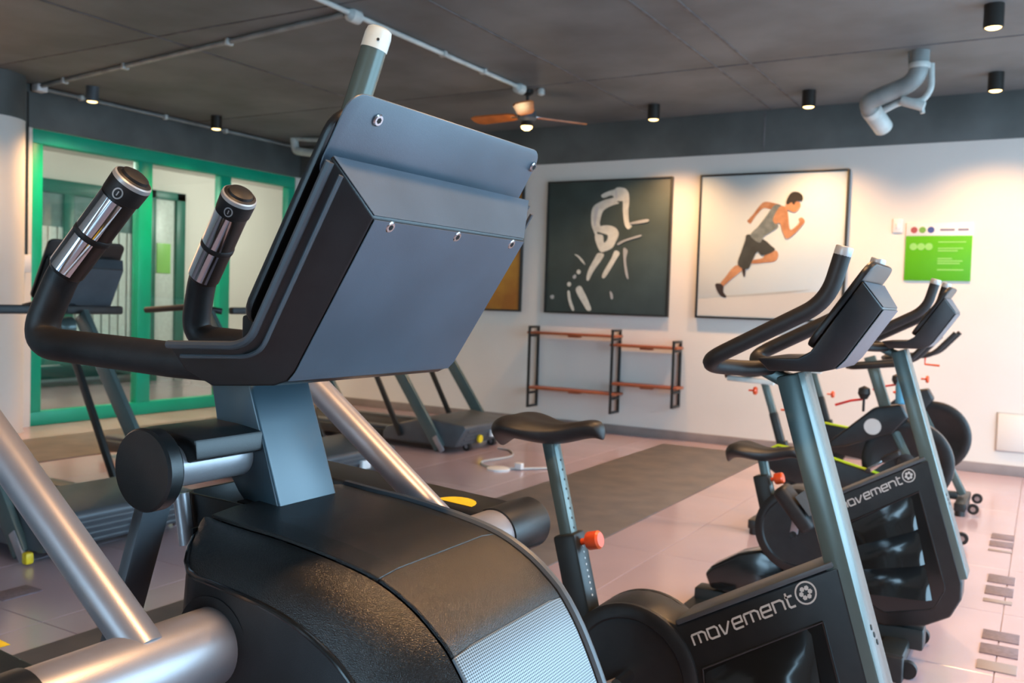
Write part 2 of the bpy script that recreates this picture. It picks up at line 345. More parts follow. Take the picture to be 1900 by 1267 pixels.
def make_console(root, prof, ins, pf0, pf1, thick, Y0, Y1, back='panel_plastic', bev=.006):
    body = MB().prism(prof, Y0, Y1, ins).build('console_body', 'plastic', root, bevel=bev, seg=3)
    def cover(name, idx, cut):
        pts = [Vector((prof[i][0], 0, prof[i][1])) for i in idx]; iy = [ins[i] for i in idx]; rows = []
        for i, p in enumerate(pts):
            d_ = (pts[min(i+1, len(pts)-1)]-pts[max(i-1, 0)]).normalized(); n_ = Vector((-d_.z, 0, d_.x)); n_ = n_ if n_.x > 0 else -n_
            e_ = pts[i]+n_*.0015+(d_*cut if i == 0 else -d_*cut if i == len(pts)-1 else Vector())
            rows.append([e_+Vector((0, Y0+iy[i]+cut*.8, 0)), e_+Vector((0, Y1-iy[i]-cut*.8, 0))])
        MB().grid(rows).build(name, back, root, thick=.001, ang=50)
    cover('bevel_cover', (0, 1), bev*.6); cover('back_cover', (1, 2, 3), bev*.6)
    a = Vector((pf0[0], 0, pf0[1])); b = Vector((pf1[0], 0, pf1[1])); v = (b-a).normalized(); n = Vector((v.z, 0, -v.x)); yc = (Y0+Y1)/2
    c = (a+b)/2+Vector((0, yc, 0))
    slab(c, (0, 1, 0), v, n, (Y1-Y0)/2, (b-a).length/2, thick, min(.035, (Y1-Y0)*.12)).build('screen_plate', 'plastic', root, bevel=.004, seg=2)
    slab(c-n*.002, (0, 1, 0), v, n, (Y1-Y0)/2-.03, (b-a).length/2-.04, .002, .01).build('screen', 'gloss_black', root)
    return body, n
# ------------------------------------------------------------------ the elliptical trainer in front
YC = 1.03
el = thing('elliptical_trainer', 'large black elliptical trainer with grey column nearest the camera', 'elliptical trainer', (-1.0, YC, 0))
N0, F0 = .80, 1.26
A_, r1_, tip_ = xz(614.5, 286, N0), xz(463, 632, N0), xz(310, 640, N0)
B_, Bb = xz(693, 403, .85), xz(544, 690, .85)
prof = [A_, B_, Bb, xz(530, 707, .85), xz(505, 716, .845), xz(392, 716, .835), xz(342, 686, .815), tip_, xz(440, 644, N0), r1_]
ins = [0, .05, .05, .05, .045, .035, .015, 0, 0, 0]
pf0, pf1 = xz(438, 598, N0), xz(619, 186, N0)
body, pn = make_console(el, prof, ins, pf0, pf1, .013, N0, F0, bev=.0035)
nb = Vector((B_[1]-Bb[1], 0, -(B_[0]-Bb[0]))).normalized()
pl0 = Vector((pf0[0], 0, pf0[1]))+pn*.013
slab((V((pf0[0], 0, pf0[1]))+V((pf1[0], 0, pf1[1])))/2+Vector((0, YC, 0))+pn*.013+Vector((pf1[0]-pf0[0], 0, pf1[1]-pf0[1])).normalized()*.115, (0, 1, 0), Vector((pf1[0]-pf0[0], 0, pf1[1]-pf0[1])).normalized(), pn, .225, .056, .003, .026).build('back_plate', 'panel_plastic', el, bevel=.0015)
for p in ((700, 222), (988, 309)): screw(el, hit(*p, pl0+pn*.003, pn), pn)
for p in ((722, 420), (846, 438), (947, 452)): screw(el, hit(*p, (B_[0], 0, B_[1]), nb), nb)
# side lips that frame the console, coloured lighter to read as lit edges
for y in (N0, F0):
    path = [(p[0], y, p[1]) for p in (xz(612, 300, N0), xz(466, 628, N0), xz(440, 641, N0), xz(312, 639, N0))]
    MB().tube(fillet(path, .02), .0055, 8).build('edge_lip', 'tread_grey', el)
    path2 = [(p[0]+.012, y+(.006 if y == N0 else -.006), p[1]-.012) for p in (xz(612, 306, N0), xz(466, 630, N0), xz(440, 643, N0), xz(318, 643, N0))]
    MB().tube(fillet(path2, .02), .003, 8).build('edge_lip', 'tread_grey', el)
MB().span((*xz(378, 604, .9)[:1], .97, r1_[1]-.012), (r1_[0]+.005, 1.2, r1_[1]+.026)).build('phone_tray', 'plastic', el, bevel=.005)
# column
cp = [xz(x, y, .97) for x, y in ((388, 690), (459, 690), (530, 990), (530, 1010), (478, 985), (470, 957), (440, 912), (410, 850))]
MB().prism(cp, .97, 1.095).build('column', 'column_paint', el, bevel=.005, seg=3)
# housing
seam = [xz(x, y, .88) for x, y in ((390, 962), (455, 983), (520, 1003), (620, 1042), (700, 1082), (760, 1130), (800, 1175), (835, 1225))]+[(-.548, .80), (-.505, .70), (-.47, .55), (-.45, .35), (-.45, .13)]
rim = [xz(x, y, .81) for x, y in ((312, 993), (345, 1060), (400, 1085), (480, 1120), (540, 1155), (590, 1195), (640, 1250))]+[(-.648, .80), (-.605, .71), (-.575, .58), (-.56, .35), (-.555, .13)]
rim[0] = (seam[0][0]-.005, seam[0][1]-.018)
V3 = lambda p, y: (p[0], y, p[1])
s3 = cr([V3(p, 0) for p in seam], 5); i_cr, i_vt = 4*5, 7*5
def panel(name, a, b, m):
    rows = []
    for y in (.882, .92, 1.02, 1.12, 1.152): rows.append([p+Vector((0, y, .004 if .9 < y < 1.15 else 0)) for p in s3[a:b+1]])
    MB().grid(rows).build(name, m, el, thick=-.006, bevel=.0012, seg=1)
panel('top_cover', 0, i_cr, 'plastic_grain'); panel('front_cover', i_cr, i_vt, 'plastic_grain'); panel('vent_panel', i_vt, len(s3)-1, 'vent_mesh')
MB().box((-.962, 1.036, .9670), (.112, .168, .004), Matrix.Rotation(.09, 3, 'Y')).build('column_slot', 'hole', el)
rs = resample(cr([V3(p, 0) for p in rim], 5), 60); ss = resample(s3, 60)
for side in (-1, 1):
    Y = lambda d: YC+side*d
    def rimy(i): return .22-.05*max(0, 1-i/4)**2
    R3 = [p+Vector((0, Y(rimy(i)), 0)) for i, p in enumerate(rs)]
    if side > 0:                                    # the far edge carries a raised lip
        R3 = []
        for i, p in enumerate(ss):
            d_ = (ss[min(i+1, 59)]-ss[max(i-1, 0)]).normalized(); R3.append(p+Vector((-d_.z, 0, d_.x))*.002+Vector((0, YC+.137, 0)))
    rows = []
    for t in (0, .12, .3, .55, .8, 1):
        rows.append([R3[i].lerp(Vector((ss[i].x, Y(.15 if side < 0 else .123), ss[i].z)), t)+Vector((0, 0, (.012 if side < 0 else 0)*math.sin(math.pi*t)))for i in range(60)])
    MB().grid(rows).build('shoulder_cover', 'plastic_grain', el, thick=.004)
    MB().tube(R3, .004 if side < 0 else .009, 10).build('rim_trim', 'gloss_black' if side < 0 else 'tread_grey', el)
    low = [Vector((max(p.x, -.985), Y(.215 if side < 0 else .19), .13)) for p in R3]
    rows = [[R3[i].lerp(low[i], t)+Vector((0, side*.012*math.sin(math.pi*min(1, t*1.5)), 0)) for i in range(60)] for t in (0, .08, .2, .4, .7, 1)]
    MB().grid(rows).build('side_panel', 'plastic', el, thick=.003)
MB().grid([[Vector((-.999, YC+d, .955)), Vector((-.99, YC+d, .7)), Vector((-.98, YC+d, .4)), Vector((-.975, YC+d, .13))] for d in (-.175, -.15, 0, .15, .175)]).build('rear_cover', 'plastic', el, thick=.004)
MB().prism([(-.98, .10), (-.98, .14), (-.45, .14), (-.45, .10)], YC-.21, YC+.21).build('housing_floor', 'plastic', el, bevel=.005)
# base frame
MB().span((-1.95, YC-.05, .03), (-.40, YC+.05, .10)).build('base_beam', 'steel_paint', el, bevel=.008)
for x in (-1.9, -.45): MB().span((x-.04, YC-.28, .015), (x+.04, YC+.28, .075)).build('foot_bar', 'steel_paint', el, bevel=.01)
for x in (-1.9, -.45):
    for s in (-1, 1): MB().cyl((x, YC+s*.26, 0), (x, YC+s*.26, .02), .03, 16).build('foot', 'rubber', el)
# bottle bin behind the column
bx0 = xz(342, 910, .95); bz1 = bx0[1]; bz0 = bz1-.06
b = MB()
pts = [(bx0[0], .955), (bx0[0]+.008, .945), (-.99, .935), (-.99, 1.125), (bx0[0]+.008, 1.115), (bx0[0], 1.105)]
out = [Vector((x, y, bz1)) for x, y in pts]; inn = [Vector((x+(.006 if x < -1.05 else -.004), y+(.007 if y < 1.03 else -.007), bz1)) for x, y in pts]
lo = [p-Vector((-.012, 0, .085)) for p in out]; loi = [p-Vector((0, 0, .06)) for p in inn]
b.grid([lo+[lo[0]], out+[out[0]], inn+[inn[0]], loi+[loi[0]]]); n6 = len(b.v); b.add(loi, [tuple(range(6))]); b.build('bottle_bin', 'plastic', el, bevel=.002)
# pivot axle with sleeves, moving arms
AX = xz(395, 1197, .81)
MB().cyl((AX[0], YC-.47, AX[1]), (AX[0], YC+.47, AX[1]), .050, 40).build('pivot_axle', 'silver', el, bevel=.002)
for s in (-1, 1):
    MB().lathe((AX[0], YC+s*.468, AX[1]), (0, s, 0), [(0, .0505), (.0015, .053), (.138, .053), (.148, .048), (.15, .0)], 40).build('axle_sleeve', 'plastic', el)
    MB().lathe((AX[0], YC+s*.217, AX[1]), (0, s, 0), [(0, .064), (.006, .064), (.006, .052), (0, .052)], 40).build('axle_collar', 'rubber', el)
    zt = lambda x: .872+(-.92-x)*.058
    a = []
    y0, y1 = sorted((YC+s*.445, YC+s*.575))
    lp = [(-.87, zt(-.87)-.03), (-.90, zt(-.9)), (-1.62, zt(-1.62)), (-1.66, zt(-1.62)-.02), (-1.62, zt(-1.62)-.05), (-.90, zt(-.9)-.06)]
    lk = MB().prism(lp, y0, y1).build('link_arm', 'plastic', el, bevel=.006, seg=3)
    c = Vector((-1.0 if s > 0 else -1.03, YC+s*(.49 if s > 0 else .455), zt(-1.015)+.0012))
    tri = [c+Vector((.042*math.cos(a), s*.052*math.sin(a)-.018*s, 0)) for a in [math.pi*k/10 for k in range(11)]]
    for p in tri: p.z = zt(p.x)+.001
    MB().add(tri, [tuple(range(11))]).build('warning_sticker', 'yellow', lk, thick=.0004)
    ym = lambda Y: YC+s*(Y-YC)
    P0, P1 = at(850, 966, 1.36), at(590, 720, 1.36); P0.z -= .03
    bend = P1+(P1-P0).normalized()*.10
    T0, T1 = at(662, 192, 1.46), at(703, 62, 1.48)
    path = [V((p.x, ym(p.y), p.z)) for p in [P0]+fillet([P1, bend, T0, T1], [.09, .03])[0:]]
    MB().tube(path, .0255, 20).build('moving_arm', 'silver' if s < 0 else 'silver', el)
    d = (path[-1]-path[-2]).normalized()
    MB().lathe(path[-1]-d*.035, d, [(0, .0275), (.03, .0275), (.042, .025), (.046, .018), (.047, 0)], 24).build('arm_cap', 'pale_cap', el)
    MB().cyl(path[-1]-d*.02+Vector((.02, -.018, 0)), path[-1]-d*.02+Vector((.0215, -.0195, 0)), .003, 10).build('cap_pin', 'hole', el)
    # upper sleeve of the arm
    MB().tube([path[-1]-d*.035, path[-1]-d*.30], .0268, 20).build('arm_sleeve', 'steel_paint', el)
# suspended links behind the column
HX = xz(263, 873, .80)
for s in (-1, ):
    MB().lathe((HX[0], YC+s*.205, HX[1]), (0, s, 0), [(0, .054), (.004, .057), (.022, .057), (.026, .054), (.027, 0)], 40).build('hub_cap', 'plastic', el)
    e = xz(200, 1200, .82); dv = Vector((e[0]-HX[0], 0, e[1]-HX[1])).normalized(); y = YC+s*.195
    a = Vector((HX[0], y, HX[1])); bq = a+dv*.66
    MB().bar(a, bq, .048, .02).build('swing_link', 'tread_grey', el, bevel=.004)
    MB().span((bq.x-.2, y-.075, bq.z-.02), (bq.x+.2, y+.075, bq.z+.012)).build('pedal', 'rubber', el, bevel=.012, seg=3)
    for w in (-1, 1): MB().span((bq.x-.19, y+w*.07-.006, bq.z+.01), (bq.x+.19, y+w*.07+.006, bq.z+.045)).build('pedal_lip', 'rubber', el, bevel=.004)
MB().cyl((HX[0], YC-.21, HX[1]), (HX[0], YC+.06, HX[1]), .031, 28).build('hanger_axle', 'silver', el)
hp = [xz(x, y, .86) for x, y in ((243, 850), (240, 828), (247, 810), (262, 797), (285, 790), (330, 800), (374, 815), (376, 853), (345, 862), (325, 858), (300, 880), (262, 885))]
MB().prism(hp, .85, 1.09).build('hanger_bracket', 'plastic', el, bevel=.004, seg=2)
MB().tube([at(336, 915, .93), at(348, 1010, .93)], .012, 14).build('rear_strut', 'silver', el)
# fixed handlebars with pulse grips
for s in (-1, 1):
    ym = lambda p: V((p.x, YC+s*(YC-p.y), p.z))
    P = [at(420, 676, .872), at(320, 667, .872), at(62, 634, .872), at(118, 508, .892), at(140, 478, .897)]
    path = [ym(p) for p in [P[0]]+fillet(P[1:], [.085, .03], 10)]
    MB().tube(path, .0255, 24).build('handlebar', 'rubber', el)
    g0, g1 = ym(at(122, 503, .893)), ym(at(236, 349, .92)); d = (g1-g0).normalized(); L = (g1-g0).length
    gr = MB().lathe(g0, d, [(0, .0262), (.004, .0285), (L*.98, .0285), (L*.98, .026)], 32).build('grip', 'plastic', el)
    side = (C-(g0+g1)/2); side = (side-d*side.dot(d)).normalized(); oth = d.cross(side)
    for t0, t1 in ((.04, .42), (.48, .88)):
        rows = []
        for k in range(13):
            an = math.radians(-20+150*k/12); rdir = side*math.cos(an)-oth*math.sin(an)*(1)
            rows.append([g0+d*(L*t)+rdir*.0298 for t in (t0, t1)])
        MB().grid(rows).build('pulse_plate', 'chrome', gr, thick=.001)
    for t in (.45, ): MB().lathe(g0+d*(L*t-.006), d, [(0, .0286), (.002, .0300), (.010, .0300), (.012, .0286)], 32).build('grip_band', 'rubber', gr)
    cap = MB().lathe(g0+d*L*.90, d, [(0, .0286), (.001, .0305), (.028, .0315), (.036, .029), (.039, .024), (.0385, .023), (.0385, .0225), (.043, .021), (.046, .014), (.0465, 0)], 32).build('grip_end', 'rubber', el)
    MB().lathe(g0+d*(L*.90+.029), d, [(0, .0316), (.006, .0306), (.008, .0285), (.004, .0275)], 32).build('cap_ring', 'tag_grey', cap)
    cc = g0+d*(L*.90+.013); e1 = side; e2 = d; ndir = (side*.97+oth*-.2).normalized(); rx = d.cross(ndir)
    ring = [(.0068*math.cos(2*math.pi*k/20), .0085*math.sin(2*math.pi*k/20)) for k in range(20)]
    MB().ribbon(ring, .0022, lambda u, v: cc+ndir*math.sqrt(max(0, .0318**2-u*u))+rx*u+d*v, True).build('ring_mark', 'lettering', cap)
    MB().ribbon([(0, .004), (0, -.004)], .002, lambda u, v: cc+ndir*.0318+rx*u+d*v).build('ring_mark', 'lettering', cap)
# ------------------------------------------------------------------ treadmills
def make_treadmill():
    t = thing('treadmill', '', 'treadmill')
    hw = .385
    MB().span((-2.0, -hw-.02, .05), (-.30, hw+.02, .13)).build('deck', 'frame_black', t, bevel=.01)
    MB().span((-1.98, -.25, .13), (-.32, .25, .14)).build('running_belt', 'belt', t, bevel=.003)
    for s in (-1, 1): MB().span((-2.0, s*.30-.055, .12), (-.35, s*.30+.055, .155)).build('side_rail', 'tread_grey', t, bevel=.008)
    hood = [(-.62, .12), (-.58, .17), (-.20, .275), (.215, .235), (.235, .21), (.145, .05), (-.62, .05)]
    MB().prism(hood, -hw-.03, hw+.03, [0, 0, .03, .03, .02, 0, 0]).build('motor_hood', 'tread_grey', t, bevel=.015, seg=3)
    for f_ in (.12, .36, .6, .84): MB().cyl((.147+.085*f_, -.33, .055+.15*f_), (.147+.085*f_, .33, .055+.15*f_), .008, 8).build('hood_rib', 'tread_grey', t)
    for s in (-1, 1):
        MB().bar((0, s*(hw+.035), .03), (-.80, s*(hw+.035), 1.13), .035, .105).build('upright', 'steel_paint', t, bevel=.006)
        MB().bar((.035, s*(hw+.05), .012), (-.05, s*(hw+.05), .13), .02, .05).build('upright_foot', 'silver', t, bevel=.005)
        MB().bar((-.42, s*(hw+.03), .10), (-.93, s*(hw+.03), 1.0), .028, .045).build('strut', 'frame_black', t, bevel=.005)
        k = MB().lathe((-.955, s*(hw+.03)-.045, 1.05), (0, 1, 0), [(0, .0), (.002, .045), (.06, .06), (.085, .06), (.09, .05), (.09, 0)], 22).build('bottle_cup', 'steel_paint', t)
        MB().tube(fillet([(-.80, s*.30, 1.15), (-.90, s*.46, 1.18), (-1.4, s*.46, 1.14)], .08), .022, 14).build('handrail', 'rubber', t)
        MB().cyl((.13, s*.2-.02, .035), (.13, s*.2+.02, .035), .035, 18).build('wheel', 'rubber', t)
        MB().cyl((.13, s*.2-.022, .035), (.13, s*.2+.022, .035), .018, 14).build('wheel_hub', 'bolt', t)
        MB().box((-1.85, s*.28, .025), (.08, .06, .05)).build('rear_foot', 'rubber', t, bevel=.006)
    MB().bar((-.82, -.20, 1.155), (-.82, .70, 1.155), .05, .05, (0, 0, 1)).build('cross_bar', 'rubber', t, bevel=.012)
    MB().box((.215, .08, .13), (.03, .09, .06)).build('white_plug', 'white', t, bevel=.004)
    pr = [(-.81, 1.46), (-.745, 1.40), (-.865, 1.18), (-.90, 1.14), (-1.02, 1.14), (-1.06, 1.18), (-.95, 1.20)]
    make_console(t, pr, [0, .04, .04, .03, .02, 0, 0], (-.985, 1.22), (-.80, 1.56), .02, .21, .70, back='tread_grey')
    return t
TM = make_treadmill()
tms = [(-4.08, 2.92, 'grey treadmill at the left in front of the green glazing'), (-4.22, 4.82, 'treadmill mostly hidden behind the elliptical column, middle of the row'), (-4.35, 6.72, 'grey treadmill farthest back, nearest the wall rack')]
for i, (x, y, l) in enumerate(tms):
    o = TM if i == 0 else copy_tree(TM)
    o.location = (x, y, 0); o['label'] = l; o['group'] = 'treadmills in a row'
MB().box((-3.985, 2.47, .035), (.04, .04, .055)).build('foot_cap', 'yellow', TM, bevel=.01)
MB().cyl((-4.155, 6.60, .10), (-4.135, 6.60, .10), .034, 18).build('yellow_knob', 'yellow', o)
# ------------------------------------------------------------------ upright bikes
LET = {'m': (1.5, [[(0, 0), (0, 1)], [(0, 1), (1.2, 1), (1.5, .8), (1.5, 0)], [(.75, 1), (.75, 0)]]),
 'o': (1.05, [[(.0, .2), (0, 1), (.85, 1), (1.05, .8), (1.05, 0), (.2, 0), (0, .2)]]),
 'v': (1.1, [[(0, 1), (.25, 0), (.45, 0), (1.1, 1)]]),
 'e': (1.0, [[(1.0, 0), (.15, 0), (0, .15), (0, .85), (.15, 1), (1.0, 1), (1.0, .5), (.1, .5)]]),
 'n': (1.05, [[(0, 0), (0, 1), (.8, 1), (1.05, .8), (1.05, 0)]]),
 't': (.75, [[(.12, 1.4), (.12, .15), (.25, 0), (.75, 0)], [(-.05, 1), (.7, 1)]])}
def wordmark(name, word, P0, P1, y, parent, h=None, emblem=True):
    o = Vector((P0[0], y, P0[1])); e = Vector((P1[0], y, P1[1])); W_ = sum(LET[c][0]+.35 for c in word)-.35+(2.2 if emblem else 0)
    k = (e-o).length/W_; u = (e-o).normalized(); v = Vector((-u.z, 0, u.x)); v = v if v.z > 0 else -v
    P = lambda a, b: o+u*(a+b*.12)*k+v*b*k
    m = MB(); x = 0
    for c in word:
        w, st = LET[c]
        for s_ in st: m.ribbon([(x+a, b) for a, b in s_], .2, P)
        x += w+.35
    if emblem:
        cx, cy = x+1.0, .75
        m.ribbon([(cx+1.0*math.cos(2*math.pi*k_/28), cy+1.0*math.sin(2*math.pi*k_/28)) for k_ in range(28)], .16, P, True)
        for q in range(6):
            a = 2*math.pi*q/6; pts = [(cx+.45*math.cos(a)+.24*math.cos(t*math.pi/3+a), cy+.45*math.sin(a)+.24*math.sin(t*math.pi/3+a)) for t in range(6)]
            m.add([P(*p) for p in pts], [tuple(range(6))])
    return m.build(name, 'lettering', parent)
BY = 2.0
def make_bike(crank):
    t = thing('exercise_bike', '', 'exercise bike', (-.7, BY, 0))
    yn, yf = BY-.06, BY+.06
    c0 = xz(1545, 1050, yn); tr = xz(1255, 1158, yn); ck = (-.79, .43); R = .165
    arc = [(ck[0]+R*math.cos(math.radians(a)), ck[1]+R*math.sin(math.radians(a))) for a in range(62, 232, 10)]
    prof = [(c0[0]+.012, c0[1]+.004)]+[tr]+arc+[(-.80, .24), (-.62, .16), (-.46, .125), (-.33, .15), (-.245, .20), (-.212, .27), (-.212, .33)]
    sh = MB().prism(prof, yn, yf).build('body_shell', 'plastic', t, bevel=.008, seg=3)
    up_ = Vector((c0[0]-tr[0], 0, c0[1]-tr[1])).normalized()
    MB().bar(V((tr[0], BY, tr[1]+.004)), V((c0[0], BY, c0[1]+.004)), .128, .012).build('top_trim', 'tread_grey', t, bevel=.003)
    # recessed glossy side panel with ridges
    q = [xz(1304, 1240, yn), xz(1527, 1153, yn), (-.265, .30), (-.30, .22), (-.47, .175), (-.58, .235)]
    fr = [V((a, yn-.001, b_)) for a, b_ in q]
    MB().tube(fillet(fr[1:]+[fr[0]], .02)+[], .003, 8).build('panel_bead', 'gloss_black', sh)
    MB().tube(fillet([fr[0], lerp(fr[0], fr[1], .5), fr[1]], .02), .003, 8).build('panel_bead', 'gloss_black', sh)
    MB().add([p+Vector((0, -.0012, 0)) for p in fr], [tuple(range(6))]).build('side_panel', 'gloss_black', sh)
    tl, tr_, br, bl0 = lerp(fr[0], fr[1], .02), lerp(fr[1], fr[0], .10), lerp(fr[3], fr[2], .5), fr[4]
    for k in range(3):
        a, b_, c_, d_ = (lerp(lerp(tl, fr[5], .04), fr[5], k/3), lerp(tr_, lerp(br, bl0, .12), k/3), lerp(tr_, lerp(br, bl0, .12), (k+.96)/3), lerp(lerp(tl, fr[5], .04), fr[5], (k+.96)/3))
        o_ = Vector((0, -.002, 0)); w_ = Vector((0, -.032, 0)); rows = []
        for q_ in range(5):
            t_ = q_/4; yb = o_.lerp(w_, t_**1.5); rows.append([lerp(a, d_, t_)+yb*.3, lerp(lerp(a, d_, t_), lerp(b_, c_, t_), .08)+yb, lerp(lerp(a, d_, t_), lerp(b_, c_, t_), .5)+yb, lerp(lerp(a, d_, t_), lerp(b_, c_, t_), .92)+yb, lerp(b_, c_, t_)+yb*.3])
        rows.append([p*1.0 for p in rows[-1]]); rows[-1] = [Vector((p.x, yn-.001, p.z)) for p in rows[-1]]
        MB().grid(rows).build('louver', 'gloss_black', sh, ang=50)
    wordmark('wordmark', 'movement', xz(1290, 1197, yn), xz(1516, 1108, yn), yn-.0015, sh)
    # crank housing, crank, pedals
    MB().lathe((ck[0], yn+.005, ck[1]), (0, -1, 0), [(0, R), (.012, R), (.018, R-.01), (.018, R-.03), (.012, R-.035), (.012, .0)], 48).build('crank_cover', 'plastic', t)
    MB().lathe((ck[0], yf-.005, ck[1]), (0, 1, 0), [(0, R), (.012, R), (.018, R-.01), (.018, 0)], 48).build('crank_cover', 'plastic', t)
    MB().cyl((ck[0], yn-.075, ck[1]), (ck[0], yf+.075, ck[1]), .014, 16).build('crank_axle', 'chrome', t)
    for s, dx, dz in ((-1, .012 if crank > 0 else -.13, .115 if crank > 0 else -.08), (1, -.02 if crank > 0 else .12, -.15 if crank > 0 else .02)):
        y = BY+s*.125; a = Vector((ck[0], y, ck[1])); b_ = a+Vector((dx, 0, dz))
        MB().bar(a, b_, .016, .028).build('crank_arm', 'silver', t, bevel=.004)
        p = thing_part = MB().box(b_+Vector((.005, s*.065, 0)), (.19, .10, .06) if crank > 0 and s < 0 else (.13, .10, .03), Matrix.Rotation(math.radians(50), 3, 'Y')).build('pedal', 'rubber', t, bevel=.02 if crank > 0 and s < 0 else .006, seg=3)
        rows = [[b_+Vector((.005, s*.065, 0))+Matrix.Rotation(math.radians(50), 3, 'Y') @ Vector((-.035+.085*u/4, w, (.03 if crank > 0 and s < 0 else .014)+.045*math.sin(math.pi*(v+.5)/8))) for u in range(5)] for v, w in enumerate([-.05+.0143*k for k in range(8)])]
        MB().grid(rows).build('toe_strap', 'rubber', p, thick=.003)
    # rear tail and feet
    MB().prism([(-.93, .33), (-1.02, .30), (-1.13, .23), (-1.155, .195), (-1.13, .14), (-.95, .12), (-.75, .16), (-.80, .28)], BY-.055, BY+.055).build('tail_shell', 'gloss_black', t, bevel=.012, seg=3)
    MB().span((-1.20, BY-.045, .05), (-.33, BY+.045, .13)).build('base_beam', 'frame_black', t, bevel=.01)
    for x in (-1.17, -.42):
        MB().span((x-.045, BY-.25, .025), (x+.045, BY+.25, .085)).build('foot_bar', 'frame_black', t, bevel=.012)
        for s in (-1, 1): MB().span((x-.05, BY+s*.25-.02, 0), (x+.05, BY+s*.25+.02, .09)).build('foot_cap', 'rubber', t, bevel=.008)
    for s in (-1, 1): MB().cyl((-.36, BY+s*.2-.014, .032), (-.36, BY+s*.2+.014, .032), .03, 18).build('wheel', 'rubber', t)
    # mast
    m0, m1 = xz(1463, 690, 1.96), xz(1563, 1075, 1.96); dm = Vector((m1[0]-m0[0], 0, m1[1]-m0[1])).normalized()
    top = V((m0[0], BY, m0[1]))+dm*.005; bot = top+dm*((top.z-.34)/-dm.z)
    MB().bar(top, bot, .118, .05).build('mast', 'steel_paint', t, bevel=.006)
    pm = top+dm*.545; nm = Vector((-dm.z, 0, dm.x)).normalized(); nm = nm if nm.x > 0 else -nm
    for q_ in range(3): MB().cyl(pm+dm*(.018*q_)+nm*.0245+Vector((0, .01*(q_-1), 0)), pm+dm*(.018*q_)+nm*.0262+Vector((0, .01*(q_-1), 0)), .006, 10).build('mast_hole', 'hole', t)
    MB().prism([xz(x, y, 1.96) for x, y in ((1362, 672), (1395, 672), (1470, 700), (1475, 742), (1440, 715))], BY-.03, BY+.03).build('stem', 'steel_paint', t, bevel=.004)
    # console
    pr = [xz(1601, 521, 1.87), xz(1637, 572, 1.885), xz(1564, 668, 1.885), xz(1545, 686, 1.885), xz(1520, 691, 1.885), xz(1424, 688, 1.88), xz(1403, 664, 1.87), xz(1480, 664, 1.87), xz(1503, 652, 1.87)]
    make_console(t, pr, [0, .03, .03, .03, .025, .015, 0, 0, 0], xz(1492, 640, 1.87), xz(1613, 481, 1.87), .014, 1.87, 2.13, back='panel_plastic', bev=.004)
    # handlebars
    for s in (-1, 1):
        ym = lambda p: V((p.x, BY+s*(BY-p.y), p.z))
        P = [Vector((-.50, BY-.01, 1.158)), at(1392, 684, 1.92), at(1296, 676, 1.81), at(1535, 560, 1.80), at(1564, 470, 1.80)]
        MB().tube([ym(p) for p in fillet(P, [.05, .06, .09], 8)], .0165, 16).build('handlebar', 'rubber', t)
        d = (P[4]-P[3]).normalized(); MB().tube([ym(P[4]-d*.006), ym(P[4]+d*.014)], .0168, 16).build('bar_end', 'tag_grey', t, bevel=.003)
    # saddle on its post (moved as one for the lower setting)
    sb = at(1022, 818, BY); sc = at(1056, 992, BY); dp = (sc-sb).normalized()
    MB().bar(sb-dp*.01, sc+dp*.12, .036, .034).build('seat_post', 'steel_paint', t, bevel=.004)
    pf = Vector((-dp.z, 0, dp.x)); pf = pf if pf.x > 0 else -pf
    for k in range(8): MB().cyl(sb+dp*(.05+.024*k)+pf*.0165, sb+dp*(.05+.024*k)+pf*.0178, .003, 8).build('post_hole', 'hole', t)
    saddle(t, Vector((-1.193, BY, .955)), Vector((-.905, BY, .985)))
    MB().bar(sc-dp*.005, sc+dp*.26, .062, .062).build('post_sleeve', 'frame_black', t, bevel=.008)
    for k in range(9): MB().cyl(sc+dp*(.03+.015*k)+pf*.030, sc+dp*(.03+.015*k)+pf*.0318, .0028, 8).build('sleeve_mark', 'lettering', t)
    kp = sc+dp*.02+pf*.03
    MB().lathe(kp, pf, [(0, .008), (.018, .008), (.018, .02), (.022, .0225), (.048, .0225), (.053, .018), (.053, 0)], 20).build('adjust_knob', 'orange', t)
    return t
def saddle(t, rear, nose, w=.115, name='saddle'):
    ax = nose-rear; L = ax.length; u = ax.normalized(); upv = Vector((-u.z, 0, u.x)); rows = []
    prof = [(0, .15, -.012), (.04, .62, .004), (.12, .92, .014), (.25, 1, .014), (.40, .86, .0), (.55, .56, -.008), (.70, .36, -.004), (.85, .30, .004), (.95, .26, .004), (1, .12, -.008)]
    for f_, k, z in prof:
        hw = w*k; ring = []
        for j in range(16):
            a = 2*math.pi*j/16; yy = hw*math.cos(a); zz = math.sin(a); th = (.020+.012*k if zz > 0 else .028+.012*(1-f_))
            groove = -.008*math.exp(-(yy/(.02+.02*k))**2) if zz > 0 else 0
            ring.append(rear+u*(L*f_)+Vector((0, yy, 0))+upv*(z+zz*th+groove))
        rows.append(ring+[ring[0]])
    m = MB().grid(rows); n = len(rows[0]); m.add(rows[0][:-1], [tuple(range(16))]); m.add(rows[-1][:-1], [tuple(range(16))])
    m.build(name, 'rubber', t, sub=2, ang=180)
B1 = make_bike(-1); tag(B1, 'black exercise bike with raised saddle, nearest of the two lettered bikes', None, 'lettered exercise bikes')
B2 = make_bike(1); B2.location = (-.7, 3.65, 0); B2['group'] = 'lettered exercise bikes'; B2['label'] = 'black exercise bike with low saddle behind the nearest lettered bike'
for o in B2.children:
    n = o.name.split('.')[0]
    if n in ('saddle', 'seat_post', 'post_hole'): o.location = o.location+Vector((.095, 0, -.255))
    if n in ('post_sleeve', 'sleeve_mark', 'adjust_knob'): o.location = o.location+Vector((.036, 0, -.095))
